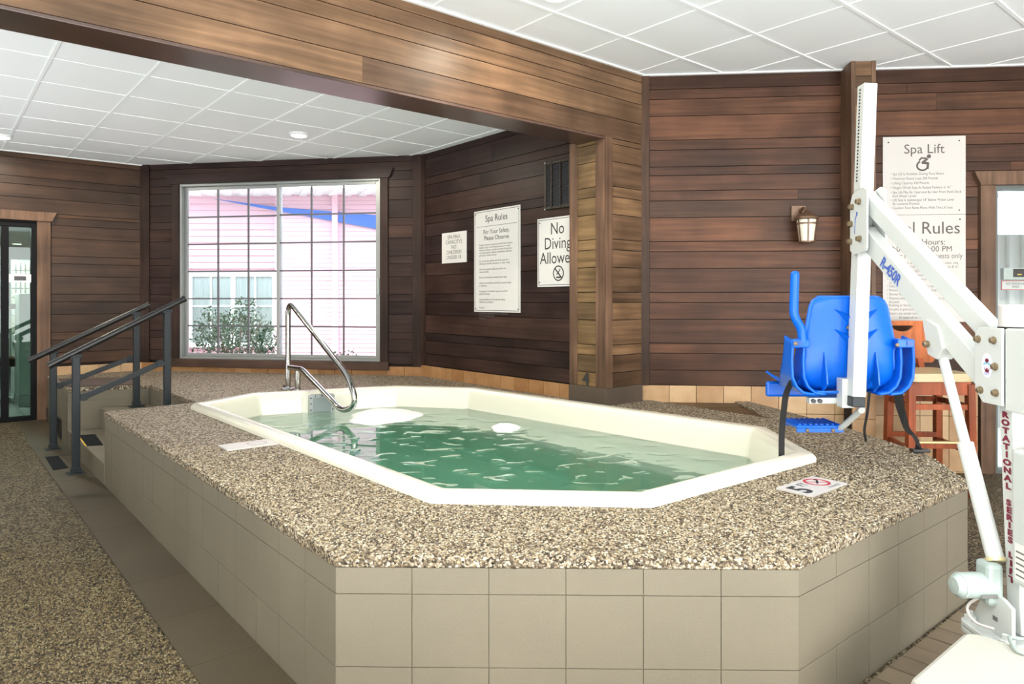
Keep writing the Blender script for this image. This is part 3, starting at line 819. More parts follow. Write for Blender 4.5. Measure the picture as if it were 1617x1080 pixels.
# two mounds of bubbling water
def mound(px, py, rx, ry, h, label):
    c = at(px, py, WZ)
    m = MB(); nu, nv = 64, 16
    rnd = [(random.uniform(3, 9), random.uniform(0, 6), random.uniform(.3, 1)) for _ in range(6)]
    def fn(u, v):
        th = u * 2 * math.pi; rho = v
        wob = 1 + .08 * math.sin(3 * th + 1) + .05 * math.sin(7 * th)
        b = sum(a * math.sin(f * rho * 2 + p + 3 * th * (i % 3 + 1)) for i, (f, p, a) in enumerate(rnd)) * .05
        z = h * (1 - rho ** 2) ** .8 * (1 + b) if rho < 1 else -.004
        return c + Vector((math.cos(th) * rx * rho * wob, math.sin(th) * ry * rho * wob, z))
    m.grid(fn, nu, nv)
    o = obj('foam_mound', m, M['foam'], smooth=True, loc=c); return tag(o, label, 'foam', 'bubbling jets in the spa')
mound(607, 657, .27, .36, .035, 'large white mound of bubbling foam near the skimmer end of the spa')
mound(798, 676, .10, .14, .03, 'small white mound of bubbling foam by the far long edge of the spa')
# ================================================================== WINDOW AND OUTSIDE
def frame_ring(mb, W, t0, t1, z0, z1, wd, o0, o1):
    W.box(mb, t0, t0 + wd, z0, z1, o0, o1); W.box(mb, t1 - wd, t1, z0, z1, o0, o1)
    W.box(mb, t0 + wd, t1 - wd, z0, z0 + wd, o0, o1); W.box(mb, t0 + wd, t1 - wd, z1 - wd, z1, o0, o1)
# brown casing
m = MB(); W_back.box(m, wx0 - .085, wx0, wz0 - .07, wz1, -.02, .022)
m2 = MB(); W_back.box(m2, wx1, wx1 + .085, wz0 - .07, wz1, -.02, .022)
for q in (m, m2): obj('casing', q, M['trim_alcove'], wall_back, bevel=.003)
m = MB(); hx0, hx1 = wx0 - .1, wx1 + .1
m.plate(W_back.pt(0, wz1, 0), W_back.u, Z, W_back.n, [(hx0, 0), (hx1, 0), (hx1 + .045, .10), (hx0 - .045, .10)], (), .035); obj('casing_head', m, M['plank_alcove'], wall_back)
m = MB(); W_back.box(m, wx0 - .10, wx1 + .10, wz0 - .085, wz0, -.02, .05); obj('sill', m, M['trim_h'], wall_back, bevel=.004)
win = MB(); frame_ring(win, W_back, wx0, wx1, wz0, wz1, .024, -.11, .005)
window = obj('window_1', win, M['alu'], kind='structure', bevel=.003)
sx0, sx1 = wx0 + .025, wx1 - .025; szb, szt = wz0 + .025, wz1 - .025
wm_ = W_back.s_of(438)
for (a, b, o) in ((sx0, wm_ + .018, -.065), (wm_ - .018, sx1, -.03)):
    m = MB(); frame_ring(m, W_back, a, b, szb, szt, .032, o - .015, o + .015)
    s = obj('sash', m, M['alu'], window, bevel=.003)
    ia, ib, iz0, iz1 = a + .032, b - .032, szb + .032, szt - .032
    for i in (1, 2):
        m = MB(); t = ia + (ib - ia) * i / 3; W_back.box(m, t - .008, t + .008, iz0, iz1, o - .012, o + .006); obj('muntin', m, M['alu_dark'], s)
    for i in range(1, 6):
        m = MB(); z = iz0 + (iz1 - iz0) * i / 6; W_back.box(m, ia, ib, z - .008, z + .008, o - .010, o + .008); obj('muntin', m, M['alu_dark'], s)
    m = MB(); W_back.box(m, ia - .005, ib + .005, iz0 - .005, iz1 + .005, o - .002, o + .001); obj('pane', m, M['glass'], s)
m = MB(); W_back.box(m, wx1 - .033, wx1 - .012, 1.33, 1.50, .003, .022); obj('latch', m, M['white_grey'], window, bevel=.004)

g = MB(); g.abox(-16, 8, 7.9, 18, -.14, -.04)
obj('ground', g, M['ground'], kind='structure')
g = MB(); g.abox(3.2, 16, 5.2, 16, -.14, -.04); obj('ground', g, plain('concrete_yard', (.62, .61, .58), .9), kind='structure')
EY = 11.4
bld = empty('siding_building', (-3, EY, 0), 'pink clapboard building with a blue sloping band seen through the window', 'building')
m = MB(); m.abox(-6.3, 4, EY + .03, EY + .3, -.1, 4.4); obj('wall', m, M['pink'], bld)
cx_ = atd(437, 0, EY).x; z = .0
owx0, owx1 = atd(303, 0, EY).x, atd(436, 0, EY).x; owz0, owz1 = atd(0, 548, EY).z, atd(0, 430, EY).z
while z < 3.6:                         # wide clapboards on the left bay
    a0 = -6.25
    segs = [(a0, cx_)] if (z > owz1 or z + .105 < owz0) else [(a0, owx0 - .05)]
    for a, b in segs:
        m = MB(); m.add([(a, EY - .02, z), (b, EY - .02, z), (b, EY + .004, z + .103), (a, EY + .004, z + .103), (a, EY + .03, z), (b, EY + .03, z), (b, EY + .03, z + .103), (a, EY + .03, z + .103)],
            [(0, 1, 2, 3), (4, 7, 6, 5), (0, 4, 5, 1), (3, 2, 6, 7), (0, 3, 7, 4), (1, 5, 6, 2)])
        obj('clapboard', m, M['pink'], bld)
    z += .105
z = 0.0
while z < 3.6:                         # narrow boards on the projecting bay
    m = MB(); m.add([(cx_, EY - .10, z), (3.5, EY - .10, z), (3.5, EY - .092, z + .07), (cx_, EY - .092, z + .07), (cx_, EY + .03, z), (3.5, EY + .03, z), (3.5, EY + .03, z + .07), (cx_, EY + .03, z + .07)],
        [(0, 1, 2, 3), (4, 7, 6, 5), (0, 4, 5, 1), (3, 2, 6, 7), (0, 3, 7, 4), (1, 5, 6, 2)])
    obj('narrow_clapboard', m, M['pink'], bld); z += .072
p = lambda px, py: atd(px, py, EY - .14)
m = MB(); q = [p(338, 314), p(437, 333), p(620, 366), p(620, 342), p(437, 327)]
m.plate((0, EY - .16, 0), (1, 0, 0), Z, (0, 1, 0), [(v.x, v.z) for v in q], (), .05); obj('blue_band', m, M['ext_blue'], bld)
ds = atd(533, 0, EY).x; m = MB(); m.abox(ds - .045, ds + .045, EY - .2, EY - .1, 0, 3.5); obj('downspout', m, M['pink'], bld, bevel=.01)
# eave with a ribbed soffit
sz_ = atd(0, 311, EY).z
m = MB(); m.abox(-6.3, 4, EY - 1.0, EY + .1, sz_ + .02, sz_ + .08); m.abox(-6.3, 4, EY - 1.04, EY - 1.0, sz_ - .02, sz_ + .2); obj('eave', m, M['ext_white'], bld)
for i in range(34):
    x = -6.25 + i * .24; m = MB(); m.bar((x, EY - .12, sz_ + .012), (x + .35, EY - .99, sz_ + .012), .11, .03); obj('soffit_strip', m, M['ext_white'], bld)
# the building's own window with curtains
m = MB(); Wb = Wall((0, EY, 0), (1, 0)); frame_ring(m, Wb, owx0 - .05, owx1 + .02, owz0, owz1, .07, -.02, .05); mx_ = (owx0 + owx1) / 2; Wb.box(m, mx_ - .035, mx_ + .035, owz0 + .07, owz1 - .07, -.02, .048)
of = obj('window', m, M['ext_white'], bld)
def curt(u, v): 
    return Vector((owx0 + (owx1 - owx0) * u, EY + .0 + .012 * math.sin(u * 90), owz0 + (owz1 - owz0) * v))
m = MB(); m.grid(curt, 120, 2); obj('curtain', m, M['curtain'], of, smooth=True)
for a, b in ((owx0, mx_ - .03), (mx_ + .03, owx1)):
    m = MB(); Wb.box(m, a, b, owz0 + .05, owz1 - .05, .02, .024); obj('pane', m, M['glass'], of)
    for t in (.5,):
        m = MB(); Wb.box(m, (a + b) / 2 - .012, (a + b) / 2 + .012, owz0 + .05, owz1 - .05, .022, .04); obj('muntin', m, M['ext_white'], of)
    m = MB(); Wb.box(m, a, b, (owz0 * .45 + owz1 * .55) - .012, (owz0 * .45 + owz1 * .55) + .012, .022, .04); obj('muntin', m, M['ext_white'], of)
# shrubs
def shrub(cx, cy, rx, rz, zc, nleaf, label, ls=.035):
    root = empty('shrub', (cx, cy, -.04), label, 'shrub')
    st = MB()
    for i in range(9):
        a = random.uniform(0, 6.28); r_ = rx * random.uniform(.2, .8)
        q = [Vector((cx + .04 * math.cos(a), cy + .04 * math.sin(a), -.05)), Vector((cx + .4 * r_ * math.cos(a), cy + .4 * r_ * math.sin(a), zc * .5)), Vector((cx + r_ * math.cos(a), cy + r_ * math.sin(a) * .6, zc + rz * .6))]
        s_ = MB(); s_.tube(q, [.012, .009, .004], 5); obj('stem', s_, M['bark'], root)
    rg = np.random.default_rng(3); m = MB()
    for i in range(nleaf):
        d = rg.normal(size=3); d /= np.linalg.norm(d); rr = rg.uniform(.25, 1) ** .6
        # clumps
        c = Vector((cx + d[0] * rx * rr, cy + d[1] * rx * .6 * rr, zc + d[2] * rz * rr * (1 + .25 * math.sin(5 * d[0] + 3 * d[1]))))
        if c.z < -.03: continue
        t = Vector(rg.normal(size=3)).normalized(); b = t.cross(Vector(rg.normal(size=3))).normalized(); s_ = ls * rg.uniform(.6, 1.3)
        m.add([c - t * s_, c + b * s_ * .38, c + t * s_, c - b * s_ * .38], [(0, 1, 2, 3)])
    tag(obj('foliage', m, M['leaf'], root), kind='stuff')
shrub(atd(372, 0, 9.7).x, 9.7, .62, .55, .70, 2600, 'leafy green shrub growing outside the lower left window panes')
shrub(atd(545, 0, 10.2).x, 10.2, .28, .16, .38, 160, 'low sparse plant growing outside the lower right window panes')

# ================================================================== DOORS
# left door: black aluminium frame, green-tinted glass, lit corridor behind
d = MB(); frame_ring(d, W_left, dt0, dt1, .07, dz1, .045, -.10, .004)
W_left.box(d, W_left.s_of(8) - .03, W_left.s_of(8) + .03, .07, dz1, -.09, .0)
door1 = obj('door_1', d, M['frame_black'], kind='structure', bevel=.003)
m = MB(); W_left.box(m, dt0 + .04, W_left.s_of(8), .11, dz1 - .04, -.05, -.044); obj('pane', m, M['glass_green'], door1)
m = MB(); W_left.box(m, W_left.s_of(8), dt1 - .04, .11, dz1 - .04, -.05, -.044); obj('pane', m, M['glass_green'], door1)
m = MB(); W_left.box(m, dt1, dt1 + .115, .07, dz1 + .02, -.02, .025); obj('casing', m, M['trim_brown'], wall_left, bevel=.003)
m = MB(); W_left.box(m, dt0 - .115, dt0, .07, dz1 + .02, -.02, .025); obj('casing', m, M['trim_brown'], wall_left, bevel=.003)
m = MB(); m.plate(W_left.pt(0, dz1 + .02, 0), W_left.u, Z, W_left.n, [(dt0 - .12, 0), (dt1 + .125, 0), (dt1 + .165, .09), (dt0 - .16, .09)], (), .04); obj('casing_head', m, M['trim_brown'], wall_left)
# corridor beyond
def cpt(t, z, o): return W_left.pt(t, z, -o)
m = MB(); W_left.box(m, dt0 - 2.2, dt1 + 1.0, .03, .07, -8.6, -.12); obj('floor', m, M['corridor_floor'], kind='structure')
for i in range(10):
    for j in range(14):
        t = dt0 - 1.4 + i * .35; piece('tile', door1 if False else bpy.data.objects['floor.002'] if 'floor.002' in bpy.data.objects else floor, M['corridor_floor'], cpt(t, .072, .35 + j * .35), W_left.u, .344, .344, .01)
m = MB(); W_left.box(m, dt0 - 2.2, dt1 + 1.0, 2.2, 2.3, -8.6, -.12); obj('ceiling', m, M['corridor_wall'], kind='structure')
m = MB(); W_left.box(m, dt0 - 2.2, dt1 + 1.0, .07, 2.2, -8.7, -8.6); W_left.box(m, dt0 - 2.3, dt0 - 2.2, .07, 2.2, -8.7, -.12); W_left.box(m, dt1 + 1.0, dt1 + 1.1, .07, 2.2, -8.7, -.12); obj('wall_corridor', m, M['corridor_wall'], kind='structure')
# white wall block with a grey plinth, at the right of the corridor
def cbox(mb, px0, px1, z0, z1, o, dep):
    """box in the corridor whose front (distance o behind the door) spans the two image columns"""
    Wd = Wall(W_left.pt(0, 0, -o), W_left.u); a, b = Wd.s_of(px0), Wd.s_of(px1)
    return Wd.box(mb, a, b, z0, z1, -dep, 0), Wd, a, b
m = MB(); cbox(m, 30, 58, .20, 1.35, 1.1, .5); pier = tag(obj('corridor_pier', m, plain('pale_green_wall', (.52, .60, .55), .6), bevel=.01), 'pale half-height wall pier in the corridor behind the left glass door', 'pier')
m = MB(); cbox(m, 29, 59, .07, .20, 1.085, .53); obj('plinth', m, M['grey'], pier)
# lattice of white glass blocks at the far side
lat = empty('lattice_screen', cpt(dt1 - .2, .07, 2.2), 'white glass block screen in the corridor behind the left door', 'screen')
Wd = Wall(W_left.pt(0, 0, -2.2), W_left.u); a, b = Wd.s_of(18), Wd.s_of(70)
m = MB(); Wd.box(m, a, b, .07, 1.78, -.10, -.06); obj('backing', m, M['grey'], lat)
nb = 7
for i in range(nb):
    for j in range(9):
        bw = (b - a) / nb; z = .75 + j * .112
        m = MB(); Wd.box(m, a + i * bw + .008, a + (i + 1) * bw - .008, z, z + .10, -.06, 0); obj('block', m, M['frost'] if (i + j) % 3 else M['ext_white'], lat, bevel=.008)
# corridor chair
ch = empty('corridor_chair', cpt(dt1 - .6, .07, 1.5), 'dark wooden chair with pale cushion behind the left glass door', 'chair')
Wd = Wall(W_left.pt(0, 0, -1.5), W_left.u); a, b = Wd.s_of(8), Wd.s_of(27)
b = Wd.s_of(26)
a = b - .44
for t in (a, b):
    for o in (0, -.42):
        m = MB(); m.bar(Wd.pt(t, .07, o), Wd.pt(t, 1.22 if o == 0 else .72, o), .045, .045); obj('leg', m, M['corridor_wood'], ch)
m = MB(); m.bar(Wd.pt(a, 1.2, 0), Wd.pt(b, 1.2, 0), .05, .06); obj('top_rail', m, M['corridor_wood'], ch)
m = MB(); Wd.box(m, a + .05, b - .05, .62, 1.14, -.03, .02); obj('backrest', m, M['cushion'], ch, bevel=.015)
m = MB(); Wd.box(m, a, b, .50, .60, -.44, .0); obj('seat', m, M['corridor_wood'], ch, bevel=.01)
# safety sign and push box on the glass
Wd = Wall(W_left.pt(0, 0, -.04), W_left.u)
a, b = Wd.s_of(10), Wd.s_of(51); z0, z1 = Wd.hit(30, 446)[1], Wd.hit(30, 433)[1]
m = MB(); Wd.box(m, a, b, z0, z1, 0, .02); pb = tag(obj('door_closer_box', m, M['ext_white'], bevel=.004), 'white box with black panel fixed across the left glass door', 'door closer')
m = MB(); Wd.box(m, Wd.s_of(22), Wd.s_of(41), z0 + .02, z1 - .02, .02, .024); obj('panel', m, M['black'], pb)
for px, py in ((27, 384), (10, 400)):
    dd = (2.2 - H) * F / (HZ - py)
    c = Vector(((px - CX) / F * dd, dd, 2.2))
    m = MB(); m.lathe(c, [(.09, 0), (.09, .012), (.06, .014)], 16, -Z); lt = obj('ceiling_light', m, M['ext_white'], smooth=True)
    tag(lt, 'small round ceiling light in the corridor, ' + ('nearer the door frame' if px == 27 else 'deeper in and further from the door frame'), 'light', 'corridor lights')
    m = MB(); disc(m, c - Z * .0165, (1, 0, 0), (0, 1, 0), -Z, .06); obj('diffuser', m, M['lamp'], lt)
area('corridor_lamp', cpt((dt0 + dt1) / 2, 2.15, 1.6), -Z, .6, .6, 50, (1, .96, .88))

# right door
d = MB(); frame_ring(d, W_far, gx0, gx1, .0, gz1, .028, -.10, .002)
door2 = obj('door_2', d, plain('dark_door_frame', (.10, .115, .11), .4), kind='structure')
m = MB(); W_far.box(m, gx0 + .025, gx1 - .025, .03, gz1 - .025, -.06, -.054); obj('pane', m, M['glass'], door2)
m = MB(); W_far.box(m, gx0 - .105, gx0, 0, gz1, -.02, .03); obj('casing', m, M['trim_brown'], wall_far, bevel=.003)
m = MB(); W_far.box(m, gx1, gx1 + .105, 0, gz1, -.02, .03); obj('casing', m, M['trim_brown'], wall_far, bevel=.003)
m = MB(); m.plate(W_far.pt(0, gz1, 0), W_far.u, Z, W_far.n, [(gx0 - .11, 0), (gx1 + .11, 0), (gx1 + .15, .10), (gx0 - .155, .10)], (), .045); obj('casing_head', m, M['trim_brown'], wall_far)
Wg = Wall(W_far.pt(0, 0, -.05), W_far.u)
a = Wg.s_of(1579); b = a + .26; z0, z1 = Wg.hit(1590, 442)[1], Wg.hit(1590, 423)[1]
m = MB(); Wg.box(m, a, b, z0, z1, 0, .045); lk = tag(obj('door_lock_box', m, M['white_grey'], bevel=.004), 'grey lock box with black reader fixed to the right glass door', 'lock')
m = MB(); Wg.box(m, Wg.s_of(1594), Wg.s_of(1594) + .13, z0 + .02, z1 - .01, .045, .049); obj('reader', m, M['black'], lk)
m = MB(); Wg.box(m, Wg.s_of(1600), Wg.s_of(1600) + .03, z0 + .035, z0 + .042, .049, .051); obj('indicator', m, M['yellow'], lk)
z1b, z0b = Wg.hit(1590, 443)[1], Wg.hit(1590, 458)[1]
m = MB(); Wg.box(m, a + .005, b, z0b, z1b, 0, .008); sg = tag(obj('no_smoking_plate', m, M['grey']), 'grey no smoking plate with red edge under the door lock box', 'sign')
m = MB(); frame_ring(m, Wg, a + .005, b, z0b, z1b, .004, .008, .010); obj('red_edge', m, M['red'], sg)
lettering('NO SMOKING\nAREA', .022, M['ink'], Wg.pt(a + .105, (z0b + z1b) / 2 + .004, .0082), Wg.u, Z, Wg.n, sg, align='CENTER')
m = MB(); cc = Wg.pt(a + .215, (z0b + z1b) / 2, .0085); disc_ring(m, cc, Wg.u, Z, Wg.n, .017, .022); m.box(cc, (Wg.u - Z).normalized(), Wg.n, (Wg.u + Z).normalized(), .04, .001, .004); obj('symbol', m, M['ink'], sg)
# white corrugated yard wall beyond the right door
Wy = Wall(W_far.pt(0, 0, -2.2), W_far.u)
M['fence'] = plain('weathered_white', (.42, .42, .40), .7)
yw = empty('corrugated_fence', Wy.pt(gx0 + 2, 0, 0), 'white corrugated wall outside the right glass door', 'wall')
m = MB(); Wy.box(m, gx0 - .8, gx0 + 6, -.1, 1.95, -.1, 0); obj('backing', m, M['fence'], yw)
for i in range(48):
    m = MB(); t = gx0 - .7 + i * .14; m.plate(Wy.pt(t, -.05, 0), Wy.u, Wy.n, Z, [(-.035, 0), (-.02, .025), (.02, .025), (.035, 0)], (), 2.0); obj('rib', m, M['fence'], yw)
m = MB(); m.add([Wy.pt(gx0 - 1, 2.4, -.4), Wy.pt(gx0 + 6, 2.9, -.4), Wy.pt(gx0 + 6, 2.6, .7), Wy.pt(gx0 - 1, 2.1, .7), Wy.pt(gx0 - 1, 2.45, -.4), Wy.pt(gx0 + 6, 2.95, -.4), Wy.pt(gx0 + 6, 2.65, .7), Wy.pt(gx0 - 1, 2.15, .7)], [(0, 1, 2, 3), (4, 7, 6, 5), (0, 4, 5, 1), (1, 5, 6, 2), (2, 6, 7, 3), (3, 7, 4, 0)])
tag(obj('porch_roof', m, M['fence']), 'white sloping porch roof above the corrugated wall outside', 'roof')

# ================================================================== RAILS
def handrail(NLp, NUp, lo, hi, zl, zu, label):
    root = empty('handrail', NLp, label, 'handrail', 'step handrails')
    top = [lo, hi]; d = (Vector(hi) - Vector(lo)).normalized()
    rt = MB(); rt.tube([lo, hi], .024, 12); rl_ = obj('top_rail', rt, M['black'], root, smooth=True)
    for e, s in ((lo, -1), (hi, 1)):
        m = MB(); m.tube([Vector(e) - d * .012 * s, Vector(e) + d * .008 * s], .026, 12); obj('end_cap', m, M['black'], rl_, smooth=True)
    for q, zb in ((NLp, 0), (NUp, .33)):
        q = Vector(q); t = (Vector((q.x, q.y, 0)) - Vector((lo[0], lo[1], 0))).length / (Vector((hi[0], hi[1], 0)) - Vector((lo[0], lo[1], 0))).length
        zt = lo[2] + (hi[2] - lo[2]) * t - .03
        m = MB(); m.box((q.x, q.y, (zb + zt) / 2), R, L, Z, .05, .05, zt - zb); ps = obj('post', m, M['rail'], root, bevel=.006)
        m = MB(); m.box((q.x, q.y, zb + .006), R, L, Z, .115, .115, .012); m.box((q.x, q.y, zb + .03), R, L, Z, .062, .062, .04); obj('base_plate', m, M['rail'], ps, bevel=.003)
        m = MB(); m.box((q.x, q.y, zt), R, L, Z, .075, .04, .035); obj('bracket', m, M['rail'], ps, bevel=.006)
    a, b = Vector(NLp), Vector(NUp); a.z, b.z = zl, zu; dd = (b - a).normalized()
    m = MB(); m.bar(a + dd * .03, b - dd * .03, .022, .042); br = obj('brace', m, M['rail'], root, bevel=.003)
    for e, s in ((a, 1), (b, -1)):
        m = MB(); m.tube([e + dd * .055 * s - L * .022, e + dd * .055 * s + L * .022], .028, 10); obj('hinge', m, M['rail'], br, smooth=True)
handrail((-3.2, 5.15, 0), (-2.726, 5.546, .33), (-3.326, 5.045, .806), (-2.629, 5.628, 1.285), .54, .80, 'charcoal handrail on the near side of the block steps')
handrail((-3.91, 5.98, 0), (-3.33, 6.22, .33), (-4.037, 5.874, .771), (-3.25, 6.28, 1.235), .525, .78, 'charcoal handrail on the far side of the steps, by the door')
def pr(px, py):                       # on the rail's own plane r = 2.4
    kx = (px - CX) / F; l_ = (2.4 * R.x - 2.4 * R.y * kx) / (-L.x + L.y * kx); q = rl(2.4, l_); q.z = H - (py - HZ) * q.y / F; return q
gr = empty('grab_rail', pr(462, 617) * 1.0, 'polished steel grab rail bending from the deck down to the water', 'grab rail')
b0 = pr(455, 617); b0.z = ZD
up = [b0, pr(455, 474), pr(552, 597), pr(563, 640), pr(541, 650), pr(477, 583), pr(457, 580)]
m = MB(); m.tube(fillet(up, [.14, .12, .10, .10, .06], 7), .0225, 14); obj('rail', m, M['steel'], gr, smooth=True)
b1 = pr(470, 616); b1.z = ZD; t1_ = pr(470, 585)
m = MB(); m.tube([b1, t1_], .0225, 14); obj('leg', m, M['steel'], gr, smooth=True)
for b in (b0, b1):
    m = MB(); m.lathe(b, [(.06, 0), (.055, .008), (.03, .014), (.028, .02)], 20); obj('flange', m, M['steel'], gr, smooth=True)
m = MB(); m.tube([b0 + L * .05, b0 + L * .09 + Z * .02], .010, 8); obj('set_screw', m, M['black'], gr, smooth=True)

# ================================================================== MATS, VENTS, DEPTH MARKERS
def flat_quad(name, pts, z, t, mat, **kw):
    m = MB(); q = [at(px, py, z) for px, py in pts]
    m.add([*q, *[v + Z * t for v in q]], [(3, 2, 1, 0), (4, 5, 6, 7), (0, 1, 5, 4), (1, 2, 6, 5), (2, 3, 7, 6), (3, 0, 4, 7)])
    return obj(name, m, mat, **kw)
tag(flat_quad('grip_mat', [(84, 742.5), (108, 739), (92, 720.5), (71.5, 722)], .0065, .004, M['mat']), 'black grit mat on the cement floor at the foot of the steps', 'mat', 'black grit mats')
sm_ = tag(flat_quad('grip_mat', [(137, 704.5), (163, 703), (150, 686), (124, 688)], .15, .004, M['mat']), 'black grit mat with yellow line on the lowest step', 'mat', 'black grit mats')
flat_quad('yellow_line', [(135, 704.8), (137.2, 704.8), (126, 690.5), (124.2, 690.5)], .1515, .004, M['yellow'], parent=sm_)
tag(flat_quad('door_mat', [(104, 611.5), (222, 607.5), (205, 596.5), (92, 599)], ZD, .008, M['brownmat']), 'brown flat mat lying on the pebble deck behind the handrails', 'mat')
W_pl8 = Wall(rl(.944, 8.4), -L)
for px0, px1, py0, py1, lab in ((68, 76, 645, 671, 'black wall vent in the platform side nearest the left door'), (89.5, 97, 665, 691, 'black wall vent in the platform side nearest the steps')):
    a, b = W_pl8.s_of(px0), W_pl8.s_of(px1); zc = (W_pl8.hit(px0, py0)[1] + W_pl8.hit(px1, py1)[1]) / 2; hh = .11
    m = MB(); frame_ring(m, W_pl8, a, b, zc - hh, zc + hh, .02, -.004, .008); v = tag(obj('wall_vent', m, M['black']), lab, 'vent', 'platform side vents')
    m = MB(); W_pl8.box(m, a + .01, b - .01, zc - hh + .01, zc + hh - .01, -.004, .001); obj('backing', m, M['void'], v)
    for i in range(6):
        m = MB(); z = zc - hh + .03 + i * .032; W_pl8.box(m, a + .02, b - .02, z, z + .012, .0, .006); obj('slat', m, M['vent'], v)
mk = rl(0, 0)
def marker(c, ru, rv, txt, label):
    root_o = MB(); root_o.box(c + Z * .004, ru, rv, Z, .295, .152, .008); o = obj('depth_marker', root_o, M['sign_warm'], bevel=.001); tag(o, label, 'depth marker', 'depth markers on the deck')
    zt = c + Z * .0082
    lettering(txt, .135, M['ink'], zt - ru * .135 - rv * .048, ru, rv, Z, o, bold=.004)
    lettering('FT', .05, M['ink'], zt - ru * .052 + rv * .012, ru, rv, Z, o)
    m = MB(); cc = zt + ru * .062 + rv * .012; disc_ring(m, cc, ru, rv, Z, .043, .054); obj('ring', m, M['red'], o)
    m = MB(); m.box(cc + Z * .0003, (ru - rv).normalized(), (ru + rv).normalized(), Z, .09, .006, .0006); obj('bar', m, M['red'], o)
    m = MB(); m.box(cc + Z * .0003 + ru * .004, (ru + rv * .55).normalized(), (rv - ru * .55).normalized(), Z, .055, .009, .0006); disc(m, cc + ru * .03 + rv * .022 + Z * .0002, ru, rv, Z, .008, 10); obj('diver', m, M['ink'], o)
    lettering('NO DIVING', .017, M['ink'], zt + ru * .062 - rv * .066, ru, rv, Z, o, align='CENTER')
mc = (at(1223, 773, ZD) + at(1340.6, 765.7, ZD)) / 2; mc.z = ZD
marker(mc, R, L, '5', 'white depth marker tile reading 5 FT by the right end of the spa')
mc = (at(367, 703, ZD) + at(426, 703, ZD)) / 2; mc.z = ZD
m = MB(); m.box(mc + Z * .004, R, L, Z, .295, .152, .008); o = tag(obj('depth_marker', m, M['sign_warm'], bevel=.001), 'blank faded white marker tile with pale ring in the deck beside the long spa edge', 'depth marker', 'depth markers on the deck')
m = MB(); disc_ring(m, mc + Z * .0082 + R * .03, R, L, Z, .043, .053); obj('ring', m, plain('faded_ring', (.42, .40, .38), .6), o)

# ================================================================== SIGNS ON THE WALLS
def board(name, W, px0, px1, ztop, zbot, mat, label, cat='sign', border=False, o=.006, t=.006):
    a, b = W.s_of(px0), W.s_of(px1)
    m = MB(); W.box(m, a, b, zbot, ztop, o, o + t); ob = tag(obj(name, m, mat), label, cat)
    if border:
        m = MB(); frame_ring(m, W, a + .012, b - .012, zbot + .012, ztop - .012, .004, o + t, o + t + .0006); obj('border', m, M['ink'], ob)
    return ob, a, b, o + t + .0002
def screws(ob, W, pts, o):
    for s, z in pts:
        m = MB(); m.lathe(W.pt(s, z, o), [(.006, 0), (.004, .003)], 8, W.n); obj('screw', m, M['black'], ob)
# capacity sign
zt, zb = W_right.hit(719, 366.5)[1], W_right.hit(719, 415)[1]
ob, a, b, o = board('capacity_sign', W_right, 699.5, 738, zt, zb, M['sign'], 'small white sign reading SPA MAX on the dark alcove wall')
lettering('SPA MAX\nCAPACITY5\nNO\nCHILDREN\nUNDER 18', .052, M['ink_grey'], W_right.pt((a + b) / 2, zt - .062, o), W_right.u, Z, W_right.n, ob, align='CENTER', line=.93)
# spa rules
zt, zb = W_right.hit(787, 329)[1], W_right.hit(787, 493)[1]
ob, a, b, o = board('spa_rules_sign', W_right, 750.5, 823, zt, zb, M['sign'], 'tall white Spa Rules sign with black border on the alcove wall', border=True)
wdt, hgt = b - a, zt - zb
lettering('Spa Rules', .082, M['ink'], W_right.pt((a + b) / 2, zt - .105, o), W_right.u, Z, W_right.n, ob, name='title', align='CENTER')
m = MB(); W_right.box(m, a + .04, b - .04, zt - .148, zt - .145, o, o + .0006); obj('rule', m, M['ink'], ob)
lettering('For Your Safety,\nPlease Observe', .056, M['ink'], W_right.pt((a + b) / 2, zt - .215, o), W_right.u, Z, W_right.n, ob, name='subtitle', align='CENTER')
RULES = ['Pregnant women, and persons with heart disease,\ndiabetes, high or low blood pressure, or other\nmedical conditions should not enter the spa/hot\ntub without prior medical consultation with and\npermission of their doctor.',
         'Do not use the spa/hot tub while under the\ninfluence of alcohol, narcotics, or other drugs.', 'Use of the spa/hot tub by yourself is not\nrecommended.', 'Enter or exit slowly and watch your step.',
         'Observe reasonable time limits to avoid nausea\nor dizziness.', 'Keep glass or breakable objects out of the\nspa/hot tub area.', 'Unsupervised use of the spa/hot tub by\nchildren is prohibited.', 'No pets.',
         'Hotel and management are not responsible\nfor lost or stolen items.\nThank you.']
z = zt - .318
for r_ in RULES:
    lettering(r_, .0235, M['ink_grey'], W_right.pt(a + .075, z, o), W_right.u, Z, W_right.n, ob, name='paragraph')
    z -= .0238 * (r_.count('\n') + 1) + .026
screws(ob, W_right, [(a + .025, zt - .03), (b - .025, zt - .03), (a + .025, zb + .03), (b - .025, zb + .03)], o)
# no diving
zt, zb = W_right.hit(878, 343)[1], W_right.hit(878, 452.5)[1]
aa = W_right.s_of(850.5)
ob, a, b, o = board('no_diving_sign', W_right, 850.5, 921, zt, zb, M['sign'], 'white No Diving Allowed sign partly hidden by the wooden post', border=True)
c_ = aa + .235
for i_, t_ in enumerate(('No', 'Diving', 'Allowed')): lettering(t_, .135, M['ink'], W_right.pt(c_, zt - .135 - i_ * .117, o), W_right.u, Z, W_right.n, ob, align='CENTER', squeeze=.9)
m = MB(); cc = W_right.pt(c_ + .012, zb + .105, o); disc_ring(m, cc, W_right.u, Z, W_right.n, .052, .062)
m.box(cc, (W_right.u - Z).normalized(), W_right.n, (W_right.u + Z).normalized(), .115, .001, .012)
m.box(cc - Z * .032, W_right.u, W_right.n, Z, .05, .001, .012); m.tube([cc - Z * .01 - W_right.u * .02, cc + Z * .01 + W_right.u * .005, cc + Z * .035 + W_right.u * .02], .004, 6); obj('symbol', m, M['ink'], ob)
